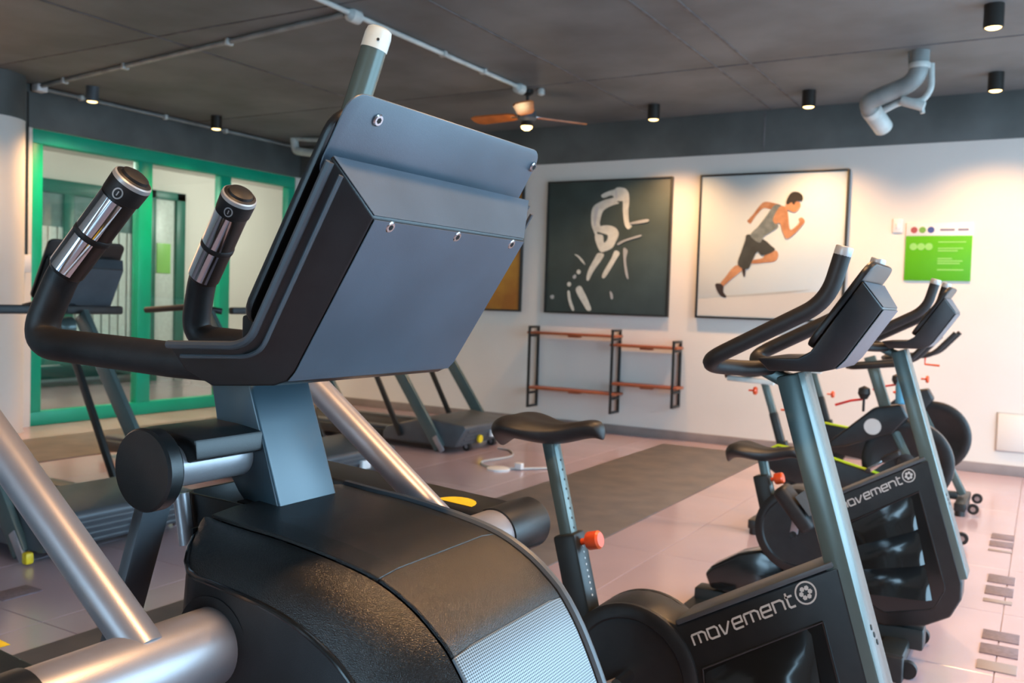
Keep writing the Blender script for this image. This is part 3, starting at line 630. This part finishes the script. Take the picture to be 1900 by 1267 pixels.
# ------------------------------------------------------------------ indoor cycling bikes
def make_spin(Y):
    t = thing('cycling_bike', '', 'exercise bike', (-.9, Y, 0)); b = MB
    FC = Vector((-.62, Y, .47))
    b().lathe(FC-Vector((0, .02, 0)), (0, 1, 0), [(0, .0), (0, .17), (-.006, .18), (-.006, .225), (0, .235), (.04, .235), (.046, .225), (.046, .18), (.04, .17), (.04, 0)], 48).build('flywheel', 'plastic', t)
    b().lathe(FC-Vector((0, .03, 0)), (0, 1, 0), [(0, .05), (.06, .05)], 24).build('flywheel_hub', 'chrome', t)
    b().prism([(-1.36, .46), (-1.30, .50), (-1.06, .475), (-.74, .40), (-.62, .36), (-.62, .26), (-.80, .24), (-1.25, .30), (-1.38, .38)], Y-.10, Y-.045).build('belt_guard', 'plastic', t, bevel=.012, seg=3)
    b().tube([(p[0], Y-.10, p[1]) for p in ((-1.36, .47), (-1.30, .505), (-1.06, .48), (-.74, .405), (-.62, .365))], .007, 8).build('lime_stripe', 'lime', t)
    fr = b().prism([(-1.08, .50), (-.80, .76), (-.66, .79), (-.62, .72), (-.70, .62), (-.94, .53)], Y-.05, Y+.05).build('front_frame', 'plastic', t, bevel=.012, seg=3)
    b().lathe((-.80, Y-.05, .655), (0, -1, 0), [(0, .045), (.002, .045), (.002, .034), (.0015, .034), (.0015, .026), (.003, .026), (.003, 0)], 24).build('round_emblem', 'lettering', fr)
    b().bar((-1.05, Y, .52), (-1.30, Y, .13), .06, .07).build('frame_tube', 'frame_black', t, bevel=.012)
    b().bar((-.72, Y, .70), (-.42, Y, .10), .05, .05).build('fork', 'steel_paint', t, bevel=.01)
    b().bar((-1.35, Y, .09), (-.45, Y, .09), .06, .05).build('base_beam', 'frame_black', t, bevel=.01)
    b().bar((-1.22, Y, .10), (-1.30, Y, .52), .055, .055).build('seat_tube', 'frame_black', t, bevel=.01)
    b().bar((-1.28, Y, .42), (-1.36, Y, .68), .05, .045).build('seat_sleeve', 'frame_black', t, bevel=.008)
    b().bar((-1.34, Y, .62), (-1.42, Y, .86), .04, .04).build('seat_post', 'steel_paint', t, bevel=.006)
    b().bar((-1.64, Y, .865), (-1.36, Y, .855), .045, .03, (0, 1, 0)).build('seat_slider', 'pvc', t, bevel=.006)
    saddle(t, Vector((-1.66, Y, .905)), Vector((-1.37, Y, .925)), .085)
    b().bar((-.73, Y, .72), (-.84, Y, 1.04), .045, .06).build('handle_post', 'steel_paint', t, bevel=.006)
    for s in (-1, 1):
        b().tube(fillet([(-.95, Y+s*.02, .98), (-.90, Y+s*.16, .985), (-.63, Y+s*.17, 1.02), (-.50, Y+s*.17, 1.17)], .06), .016, 12).build('handlebar', 'rubber', t)
    b().bar((-.95, Y, .985), (-.70, Y, 1.02), .05, .03).build('handle_slider', 'frame_black', t, bevel=.006)
    for p, m in (((-1.285, Y, .70), 'orange'), ((-1.48, Y, .80), 'orange'), ((-.68, Y, .85), 'orange')):
        p = V(p); b().lathe(p, (1, 0, 0), [(-.03, .006), (0, .006), (0, .022), (.012, .026), (.02, .02), (.022, 0)], 14).build('adjust_knob', m, t)
    b().tube([(-.69, Y, 1.0), (-.69, Y, .95), (-.60, Y, .945)], .007, 8).build('lever', 'orange', t)
    b().lathe((-.86, Y, .83), (0, 0, 1), [(-.10, .007), (-.03, .007), (-.03, .018), (0, .034), (.03, .03), (.045, 0)], 18).build('tension_knob', 'rubber', t)
    b().tube([(-.86, Y, .80), (-.93, Y, .785), (-1.01, Y-.02, .755)], .007, 8).build('brake_lever', 'red', t)
    b().lathe((-.785, Y, .30), (0, -1, 0), [(0, .085), (.11, .085), (.115, .07), (.115, 0)], 26).build('crank_disc', 'plastic', t)
    for s, a in ((-1, 40), (1, 220)):
        c = Vector((-.80, Y+s*.13, .42)); e = c+Vector((.16*math.cos(math.radians(a)), 0, .16*math.sin(math.radians(a))))
        b().bar(c, e, .015, .026).build('crank_arm', 'chrome', t, bevel=.004)
        b().box(e+Vector((0, s*.06, 0)), (.10, .09, .03), Matrix.Rotation(math.radians(-30), 3, 'Y')).build('pedal', 'rubber', t, bevel=.008)
    b().cyl((-.80, Y-.14, .42), (-.80, Y+.14, .42), .015, 14).build('crank_axle', 'chrome', t)
    for x in (-1.38, -.42):
        b().span((x-.035, Y-.25, .03), (x+.035, Y+.25, .085)).build('foot_bar', 'frame_black', t, bevel=.01)
        for s in (-1, 1): b().cyl((x, Y+s*.22, 0), (x, Y+s*.22, .035), .03, 14).build('foot', 'rubber', t)
    for s in (-1, 1):
        b().lathe((-.345, Y+s*.2-.012, .05), (0, 1, 0), [(0, .018), (0, .034), (.024, .034), (.024, .018)], 18).build('wheel', 'rubber', t)
        b().cyl((-.345, Y+s*.2-.014, .05), (-.345, Y+s*.2+.014, .05), .016, 12).build('wheel_hub', 'bolt', t)
    return t
S1 = make_spin(5.4); tag(S1, 'black cycling bike with lime stripe behind the two lettered bikes', None, 'cycling bikes by the back wall')
S2 = copy_tree(S1); S2.location = (-.9, 6.7, 0); S2['label'] = 'cycling bike farthest back, beside the wall with the green sign'
def bottle(c, m1, m2, label):
    c = V(c); t = thing('water_bottle', label, 'bottle', c)
    MB().lathe(c, (0, 0, 1), [(0, .03), (.005, .036), (.10, .036), (.12, .03), (.15, .034), (.16, .02)], 20).build('bottle_body', m1, t)
    MB().lathe(c+Vector((0, 0, .155)), (0, 0, 1), [(0, .024), (.04, .022), (.05, .01)], 16).build('bottle_cap', m2, t)
bottle((-.645, 5.28, .80), 'bottle_blue', 'orange', 'blue bottle with orange cap in the front cycling bike')
# ------------------------------------------------------------------ pictures on the back wall
YW = YB
def picture(name, label, x0, x1, z0, z1, m, frame=True):
    t = thing(name, label, 'picture', ((x0+x1)/2, YW, z0), 'framed pictures on the back wall')
    MB().span((x0, YW-.035, z0), (x1, YW-.004, z1)).build('canvas', m, t, bevel=.002)
    if frame:
        w = .018
        for a, b in (((x0-w, z0-w), (x0, z1+w)), ((x1, z0-w), (x1+w, z1+w)), ((x0, z1), (x1, z1+w)), ((x0, z0-w), (x1, z0))):
            MB().span((a[0], YW-.045, a[1]), (b[0], YW-.001, b[1])).build('frame', 'frame_black', t, bevel=.002)
    return t
picture('framed_picture', 'orange brown picture half hidden behind the elliptical console', -6.12, -4.82, 1.2, 2.52, 'art_orange')
pc_ = picture('framed_picture', 'dark picture of a pale cyclist on a bicycle', -4.495, -3.175, 1.2, 2.515, 'art_dark')
pr_ = picture('framed_picture', 'pale picture of a running man in grey top and shorts', -2.865, -1.555, 1.205, 2.515, 'art_pale')
def printer(root, x0, x1, z0, z1, box):             # drawing coordinates of the print -> wall
    bx0, by0, bx1, by1 = box; y = YW-.0358
    cnt = [0]
    def P(u, v): return Vector((x0+(x1-x0)*(u-bx0)/(bx1-bx0), y, z1-(z1-z0)*(v-by0)/(by1-by0)))
    def blob(name, m, pts, smooth=True, lift=0):
        q = pts
        if smooth:
            n = len(pts); q = []
            for i in range(n):
                p0, p1, p2, p3 = (Vector(pts[(i+k-1) % n]) for k in range(4))
                for k in range(4):
                    t = k/4; q.append(.5*((2*p1)+(p2-p0)*t+(2*p0-5*p1+4*p2-p3)*t*t+(3*p1-p0-3*p2+p3)*t**3))
        cnt[0] += 1; mb = MB(); vs = [P(*p)-Vector((0, lift+.0004*cnt[0], 0)) for p in q]; mb.add(vs, [tuple(range(len(vs)))])
        mb.build(name, m, root)
    return blob
bl = printer(pc_, -4.495, -3.175, 1.2, 2.515, (90, 75, 1095, 1185))
INK = 'art_ink'
bl('figure_print', INK, [(540, 190), (600, 160), (680, 140), (730, 140), (765, 190), (765, 300), (775, 420), (800, 455), (770, 480), (740, 440), (722, 330), (715, 240), (670, 250), (600, 280), (545, 330), (530, 420), (540, 455), (500, 520), (470, 440), (460, 350), (480, 280), (560, 235), (640, 215), (620, 195), (560, 215)])
bl('figure_print', INK, [(525, 460), (600, 445), (670, 470), (695, 520), (675, 580), (640, 640), (560, 670), (530, 640), (500, 560), (500, 500)])
bl('figure_print', 'art_dark', [(520, 500), (570, 515), (605, 530), (600, 570), (575, 590), (565, 530), (520, 518)], True, .0006)
bl('figure_print', INK, [(655, 140), (700, 132), (745, 150), (768, 200), (768, 300), (742, 320), (722, 250), (690, 245), (665, 205)])
bl('figure_print', INK, [(462, 330), (500, 270), (560, 240), (640, 225), (650, 245), (690, 262), (620, 285), (560, 325), (538, 400), (530, 470), (500, 500), (468, 450)])
bl('figure_print', 'tag_grey', [(655, 165), (668, 165), (672, 215), (660, 215)], True, .0006)
bl('figure_print', 'tag_grey', [(490, 310), (520, 290), (508, 380), (500, 450), (484, 430)], True, .0006)
bl('figure_print', INK, [(545, 640), (610, 615), (640, 625), (600, 655), (560, 672)])
bl('figure_print', 'tag_grey', [(320, 880), (345, 862), (350, 890), (330, 900)])
bl('figure_print', 'tag_grey', [(640, 1000), (662, 1020), (668, 1060), (650, 1062)])
bl('figure_print', 'tag_grey', [(130, 1050), (160, 1045), (160, 1075), (135, 1075)])
bl('figure_print', INK, [(530, 680), (580, 690), (560, 740), (500, 830), (460, 910), (440, 900), (455, 820), (500, 730)])
bl('figure_print', INK, [(670, 660), (710, 680), (680, 740), (620, 850), (590, 890), (570, 880), (585, 830), (640, 730)])
bl('figure_print', INK, [(330, 690), (365, 700), (410, 745), (425, 780), (395, 755), (360, 715)])
bl('figure_print', INK, [(352, 985), (390, 960), (430, 1020), (465, 1090), (490, 1160), (455, 1168), (415, 1110), (370, 1040)])
bl('figure_print', INK, [(280, 1010), (300, 1010), (315, 1080), (345, 1165), (322, 1168), (290, 1090)])
for c in ((372, 840), (293, 948)): bl('figure_print', INK, [(c[0]+18*math.cos(a), c[1]+20*math.sin(a)) for a in [k*math.pi/4 for k in range(8)]])
bl('figure_print', 'tag_grey', [(690, 600), (740, 570), (870, 530), (870, 545), (760, 580), (700, 612)])
bl('figure_print', 'tag_grey', [(795, 425), (920, 400), (925, 425), (800, 440)])
bl('figure_print', 'tag_grey', [(740, 640), (775, 660), (765, 740), (790, 890), (765, 860), (745, 740)])
bl = printer(pr_, -2.865, -1.555, 1.205, 2.515, (110, 125, 1225, 1225))
bl('ground_print', 'art_ground', [(115, 1090), (330, 1070), (800, 1030), (1220, 1005), (1220, 1220), (115, 1220)], False)
bl('ground_shadow_print', 'shadow_print', [(330, 1060), (500, 1045), (760, 1020), (1000, 1000), (780, 1035), (500, 1060), (340, 1072)], True, .0004)
L2 = .0008
bl('arm_print', 'skin', [(745, 365), (690, 345), (620, 335), (580, 365), (540, 420), (505, 460), (490, 480), (515, 500), (530, 480), (560, 435), (610, 385), (660, 390), (720, 400)], True, L2)
bl('leg_print', 'skin', [(640, 740), (690, 710), (730, 710), (742, 750), (715, 790), (640, 800), (560, 808), (515, 800), (540, 780), (620, 765)], True, L2)
bl('leg_print', 'skin', [(430, 820), (470, 850), (430, 890), (370, 940), (320, 985), (295, 965), (340, 905), (385, 845)], True, L2)
bl('shoe_print', 'shoe', [(255, 970), (290, 965), (320, 985), (322, 1030), (348, 1062), (335, 1075), (295, 1055), (265, 1010)], True, L2*1.3)
bl('shoe_print', 'shoe', [(465, 845), (490, 840), (490, 905), (478, 900)], True, L2*1.3)
bl('shorts_print', 'shorts', [(490, 585), (545, 590), (630, 625), (680, 665), (715, 705), (620, 745), (580, 715), (545, 780), (510, 850), (430, 815), (455, 710), (480, 630)], True, L2*1.6)
bl('top_print', 'tank_top', [(700, 360), (755, 370), (720, 400), (690, 470), (735, 520), (680, 565), (625, 600), (600, 645), (560, 630), (520, 585), (580, 520), (640, 440)], True, L2*2)
bl('torso_print', 'skin', [(750, 370), (790, 385), (805, 440), (820, 540), (845, 545), (890, 500), (885, 470), (910, 460), (932, 490), (905, 530), (850, 590), (800, 618), (770, 570), (745, 500), (710, 505), (690, 470), (720, 400)], True, L2*2.4)
bl('head_print', 'skin', [(790, 350), (830, 340), (885, 345), (893, 380), (865, 415), (840, 420), (800, 400), (780, 385)], True, L2*2.8)
bl('hair_print', 'hair', [(785, 345), (800, 300), (830, 268), (875, 270), (908, 300), (905, 335), (860, 340), (845, 365), (825, 345), (800, 360)], True, L2*3.2)
# sign, switch, access panel
sg = thing('wall_sign', 'bright green and white notice on the wall above the cycling bikes', 'sign', (-.81, YW, 1.57))
MB().span((-1.062, YW-.012, 1.57), (-.555, YW-.001, 1.945)).build('green_board', 'sign_green', sg, bevel=.002)
MB().span((-1.062, YW-.012, 1.945), (-.555, YW-.001, 2.055)).build('white_board', 'white', sg, bevel=.002)
for x, m in ((-1.0, 'dot_red'), (-.935, 'dot_green'), (-.87, 'dot_blue')): MB().cyl((x, YW-.0135, 1.995), (x, YW-.012, 1.995), .027, 20).build('printed_dot', m, sg)
for a, b in ((-.80, -.69), (-.665, -.585)): MB().span((a, YW-.013, 1.985), (b, YW-.012, 2.003)).build('printed_line', 'ink_grey', sg)
for x in (-1.0, -.94, -.88): MB().cyl((x, YW-.0135, 1.855), (x, YW-.012, 1.855), .03, 20).build('printed_dot', 'sign_text', sg)
for a, b, z in ((-.81, -.60, 1.893), (-.81, -.62, 1.84), (-.81, -.66, 1.82), (-.81, -.70, 1.755), (-.81, -.62, 1.735), (-.81, -.64, 1.715), (-.81, -.61, 1.662)): MB().span((a, YW-.013, z-.005), (b, YW-.012, z+.005)).build('printed_line', 'sign_text', sg)
sw = thing('light_switch', 'small white wall plate left of the green sign', 'switch', (-1.14, YW, 2.0))
MB().span((-1.17, YW-.012, 1.975), (-1.095, YW-.001, 2.09)).build('plate', 'white', sw, bevel=.004)
MB().span((-1.145, YW-.018, 2.01), (-1.12, YW-.012, 2.055)).build('rocker', 'white', sw, bevel=.003)
MB().span((-1.172, YW-.008, 1.973), (-1.168, YW-.001, 2.092)).build('edge_shadow_strip', 'tag_grey', sw)  # grey strip standing in for shade along the plate's edge
ap = thing('access_panel', 'pale square cover on the wall at the right edge', 'panel', (-.1, YW, .2))
MB().span((-.30, YW-.02, .2), (.06, YW-.001, .50)).build('cover', 'plaster', ap, bevel=.006)
MB().span((-.312, YW-.006, .19), (.072, YW-.001, .51)).build('rim', 'tag_grey', ap, bevel=.002)
# wall rack of black ladder frames and wooden shelves
rk = thing('wall_rack', 'black metal wall rack with reddish wooden shelves below the pictures', 'rack', (-3.9, YW, .05))
def px_wall(x, y): p = at(x, y, YW-.02); return p.x, p.z
frs = [(999, 604, 753), (1151, 611, 766), (1263, 632, 756)]
DX = .20
for x, ya, yb in frs:
    X, za = px_wall(x, ya); zb = px_wall(x, yb)[1]
    f = MB(); r = .012
    for y in (YW-.015, YW-DX): f.span((X-r, y-r, zb), (X+r, y+r, za))
    for z in (za-r, zb+r, za-.10, zb+.15): f.span((X-r, YW-DX, z-r), (X+r, YW-.015, z+r))
    f.build('ladder_frame', 'frame_black', rk, bevel=.002)
def shelf(i, j, yl):
    X0, z0 = px_wall(frs[i][0], yl[0]); X1, z1 = px_wall(frs[j][0], yl[1]); z = (z0+z1)/2
    s = MB().span((X0-.03, YW-DX-.01, z-.012), (X1+.03, YW-.02, z+.012)).build('shelf', 'wood', rk, bevel=.003)
    MB().box(((X0+X1)/2, YW-DX*.5, z-.022), (.12, .08, .022)).build('shelf_bracket', 'wood', rk, bevel=.004)
shelf(0, 1, (618, 622)); shelf(0, 1, (720, 726)); shelf(1, 2, (641, 644)); shelf(1, 2, (713, 716))
# ------------------------------------------------------------------ ceiling services
def spot(x, y, label, r=.055, m='lamp_black', power=LAMP_W, lit=True):
    t = thing('ceiling_spot', label, 'lamp', (x, y, ZC), 'surface spots on the ceiling')
    MB().lathe((x, y, ZC), (0, 0, -1), [(0, r), (.135, r), (.135, r-.008), (.125, r-.01)], 28).build('housing', m, t)
    MB().lathe((x, y, ZC-.122), (0, 0, -1), [(0, r-.01), (.012, r-.012), (.018, r-.022), (.020, 0)], 24).build('lens', 'lens', t)
    ld = bpy.data.lights.new('spot_light', 'SPOT'); ld.energy = power; ld.color = (1, .56, .25); ld.spot_size = math.radians(125); ld.spot_blend = .8; ld.shadow_soft_size = .05
    lo = bpy.data.objects.new('spot_light', ld); COL.objects.link(lo); lo.parent = t; lo.location = (0, 0, -.16)
for x, y, l, m in ((-7.52, 5.23, 'ceiling spot with grey side above the first glazing pane', 'tread_grey'), (-7.48, 6.62, 'black ceiling spot above the second green mullion', 'lamp_black'),
    (-3.15, 7.80, 'black ceiling spot just right of the ceiling fan', 'lamp_black'), (-1.78, 7.78, 'black ceiling spot left of the bent pipe', 'lamp_black'),
    (-.35, 6.05, 'large black ceiling spot in the top right corner', 'lamp_black'), (-.41, 7.73, 'black ceiling spot right of the bent pipe', 'lamp_black'),
    (-.35, 4.30, 'added unseen ceiling spot above the nearer lettered bike', 'lamp_black'), (-.35, 2.55, 'added unseen ceiling spot over the elliptical and the first bike', 'lamp_black'), (-.35, .8, 'added unseen ceiling spot above the camera side of the room', 'lamp_black'),  # from here down: unseen spots continuing the rows, added for warm light
    (1.1, 7.73, 'added unseen ceiling spot beyond the right edge by the back wall', 'lamp_black'), (1.1, 6.05, 'added unseen ceiling spot beyond the right edge, second from the wall', 'lamp_black'), (1.1, 4.3, 'added unseen ceiling spot beyond the right edge, third from the wall', 'lamp_black'), (1.1, 2.55, 'added unseen ceiling spot beyond the right edge, fourth from the wall', 'lamp_black'),
    (-7.5, 3.8, 'added unseen ceiling spot beyond the left edge near the column', 'lamp_black'), (-7.5, 2.4, 'added unseen ceiling spot beyond the left edge farther from the column', 'lamp_black')):
    spot(x, y, l, m=m, power=LAMP_W*(.45 if x > 1 else 1))
def annex_lamp(x, y, label):
    t = thing('annex_lamp', label, 'lamp', (x, y, 3.1), 'lamps in the room beyond the glazing')
    MB().lathe((x, y, 3.1), (0, 0, -1), [(0, .06), (.06, .06), (.06, .05)], 20).build('housing', 'white', t)
    MB().lathe((x, y, 3.045), (0, 0, -1), [(0, .05), (.02, .04), (.025, 0)], 20).build('lens', 'lens', t)
    ld = bpy.data.lights.new('lamp_light', 'POINT'); ld.energy = 75; ld.color = (1, .97, .90); ld.shadow_soft_size = .12
    lo = bpy.data.objects.new('lamp_light', ld); COL.objects.link(lo); lo.parent = t; lo.location = (0, 0, -.25)
annex_lamp(-9.7, 5.6, 'round lamp on the annex ceiling seen through the first pane'); annex_lamp(-9.7, 10.2, 'round lamp on the annex ceiling seen through the middle pane')
# surface conduits
cA = thing('ceiling_conduit', 'pale straight ceiling conduit ending at the fan', 'conduit', (-3.9, 5.6, ZC))
MB().cyl((-3.9, 3.2, ZC-.022), (-3.9, 6.72, ZC-.022), .017, 12).build('pipe', 'pvc', cA)
for y in (4.55, 6.67): MB().lathe((-3.9, y-.06, ZC-.03), (0, 1, 0), [(0, .02), (.01, .032), (.02, .045), (.10, .045), (.11, .032), (.12, .02)], 18).build('junction_box', 'pvc', cA)
for y in (3.8, 5.55, 6.1): MB().box((-3.9, y, ZC-.022), (.06, .04, .044)).build('clip', 'pvc', cA, bevel=.01)
MB().lathe((-3.80, 6.86, ZC-.03), (0, 0, 1), [(-.03, .01), (-.02, .03), (.02, .03), (.03, .02)], 16).build('end_box', 'pvc', cA)
cB = thing('ceiling_conduit', 'dark grey conduit crossing the ceiling to the column corner', 'conduit', (-5.9, 4.75, ZC))
MB().cyl((-7.93, 4.97, ZC-.022), (-3.95, 4.52, ZC-.022), .018, 12).build('pipe', 'pipe_grey', cB)
for t in (.12, .36, .70): p = lerp((-7.93, 4.97, ZC-.024), (-3.95, 4.52, ZC-.024), t); MB().box(p, (.035, .06, .05)).build('clip', 'pvc', cB, bevel=.008)
MB().box((-7.9, 4.97, ZC-.035), (.10, .10, .07)).build('junction_box', 'white', cB, bevel=.01)
cC = thing('ceiling_conduit', 'grey conduit along the top of the left beam', 'conduit', (-7.93, 6.5, ZC))
MB().cyl((-7.93, 5.0, ZC-.03), (-7.93, 8.3, ZC-.03), .016, 12).build('pipe', 'pipe_grey', cC)
for y in (5.4, 6.35, 7.15): MB().box((-7.93, y, ZC-.03), (.05, .035, .05)).build('clip', 'pvc', cC, bevel=.008)
# bent drain pipe
dp_ = thing('drain_pipe', 'grey bent drain pipe hanging from the ceiling at right', 'pipe', (-.85, 6.9, ZC))
q = [at(1708, 90, 6.9), at(1705, 150, 6.9), at(1606, 190, 6.95), at(1640, 238, 7.2)]
MB().tube(fillet([q[0]+Vector((0, 0, .05)), q[1], q[2], q[3]], [.12, .07], 8), .062, 20).build('pipe', 'pipe_grey', dp_)
for a, b_ in ((q[0], q[1]),): MB().tube([lerp(a, b_, .45), lerp(a, b_, .62)], .070, 20).build('socket', 'pvc', dp_, bevel=.004)
MB().tube([lerp(q[2], q[3], .25), lerp(q[2], q[3], .42)], .070, 20).build('socket', 'pvc', dp_, bevel=.004)
MB().tube([lerp(q[2], q[3], .42), lerp(q[2], q[3], 1.0)], .068, 20).build('pipe_end', 'pvc', dp_, bevel=.006)
r_ = [at(1728, 118, 6.95), at(1728, 165, 6.95), at(1712, 188, 6.95), at(1672, 188, 6.95), at(1640, 205, 6.95)]
MB().tube(fillet(r_, .06), .022, 14).build('small_pipe', 'pvc', dp_)
MB().tube([at(1672, 186, 6.93), at(1715, 198, 6.93)], .034, 16).build('tee', 'pvc', dp_, bevel=.004)
MB().tube([at(1710, 196, 6.93), at(1712, 210, 6.93)], .016, 12).build('tee_stub', 'pvc', dp_)
MB().tube([at(1686, 95, 6.9), at(1688, 140, 6.9)], .006, 8).build('hanger_rod', 'pipe_grey', dp_)
dq = thing('drain_pipe', 'pale pipe stub below the ceiling behind the elliptical console', 'pipe', (-6.9, 8.0, ZC))
w_ = [at(528, 250, 7.9), at(545, 252, 7.9), at(548, 280, 7.9), at(640, 292, 7.9)]
MB().tube(w_[:2], .035, 14).build('pipe', 'pvc', dq); MB().tube(fillet(w_[1:], .05), .045, 14).build('pipe', 'pvc', dq); MB().tube([at(546, 258, 7.9), at(640, 262, 7.9)], .022, 12).build('pipe', 'pvc', dq)
MB().tube([w_[1]+Vector((0, 0, .2)), w_[1]], .03, 12).build('pipe', 'pipe_grey', dq)
# ceiling fan
FX = Vector((-3.93, 6.86, ZC)); fz = 2.87
fn = thing('ceiling_fan', 'small ceiling fan with three orange wooden blades and a lamp', 'fan', FX)
MB().lathe(FX, (0, 0, -1), [(0, .05), (.03, .05), (.05, .02)], 20).build('canopy', 'frame_black', fn)
MB().cyl(FX-Vector((0, 0, .04)), (FX.x, FX.y, fz+.05), .013, 12).build('rod', 'frame_black', fn)
MB().lathe((FX.x, FX.y, fz+.06), (0, 0, -1), [(0, .03), (.01, .075), (.07, .085), (.09, .07), (.10, .05)], 26).build('motor', 'tread_grey', fn)
MB().lathe((FX.x, FX.y, fz-.05), (0, 0, -1), [(0, .05), (.03, .055), (.03, .048)], 20).build('lamp_holder', 'lamp_black', fn)
MB().lathe((FX.x, FX.y, fz-.075), (0, 0, -1), [(0, .05), (.02, .045), (.035, .025), (.04, 0)], 20).build('lamp_glass', 'lens', fn)
a0 = math.atan2(-FX.y, -FX.x)
for k in range(3):
    a = a0+math.radians(120*k-4); u = Vector((math.cos(a), math.sin(a), 0)); v = Vector((-u.y, u.x, 0))*math.cos(.2)+Vector((0, 0, math.sin(.2)))
    bl_ = [(.11, -.045), (.18, -.07), (.50, -.085), (.56, -.06), (.57, 0), (.56, .06), (.50, .085), (.18, .07), (.11, .045)]
    c = Vector((FX.x, FX.y, fz+.01)); MB().add([c+u*p+v*s_ for p, s_ in bl_], [tuple(range(9))]).build('blade', 'blade', fn, thick=.012)
    MB().bar(c+u*.05, c+u*.16, .035, .008, v).build('blade_arm', 'chrome', fn, bevel=.002)
ld = bpy.data.lights.new('fan_light', 'POINT'); ld.energy = 2; ld.color = (1, .75, .45); ld.shadow_soft_size = .06
lo = bpy.data.objects.new('fan_light', ld); COL.objects.link(lo); lo.parent = fn; lo.location = (0, 0, fz-.16-ZC)
# ------------------------------------------------------------------ small things on the floor
def plate(name, label, x0, x1, rows, m='grille', group=None):
    t = thing(name, label, 'floor plate', ((x0+x1)/2, rows[0][0], 0), group)
    for i, (a, b_) in enumerate(rows): MB().span((x0, a, 0), (x1, b_, .004)).build('grille_bar' if i else 'edge_bar', m if i else 'baseboard', t, bevel=.001)
G = 'floor grilles at the right'
plate('floor_grille', 'brown barred floor plate at right, farthest of three', -.215, -.10, [(5.62, 5.66), (5.74, 5.88), (5.94, 6.08)], group=G)
plate('floor_grille', 'brown barred floor plate at right, middle of three', -.185, -.07, [(4.60, 4.65), (4.73, 4.88), (4.95, 5.10)], group=G)
plate('floor_grille', 'brown barred floor plate at right, nearest of three', -.16, -.03, [(3.70, 3.80), (3.88, 4.00), (4.06, 4.18)], group=G)
plate('floor_grille', 'single dark floor plate at left below the treadmills', -3.72, -3.60, [(2.10, 2.12), (2.13, 2.30)])
cb = thing('floor_cable', 'white plug and cable lying on the floor beside the far treadmill', 'cable', (-3.4, 6.0, 0))
pts = [(-4.05, 6.75, .01), (-3.9, 6.7, .01), (-3.75, 6.45, .01), (-3.8, 6.1, .01), (-3.65, 5.95, .01), (-3.45, 6.0, .01), (-3.25, 6.2, .01)]
MB().tube(cr(pts, 6), .009, 8).build('cord', 'tag_grey', cb)
MB().lathe((-3.55, 5.93, 0), (0, 0, 1), [(0, .09), (.012, .09), (.018, .07), (.018, 0)], 20).build('floor_socket', 'white', cb)
MB().box((-3.42, 6.02, .03), (.06, .05, .05)).build('plug', 'white', cb, bevel=.008)
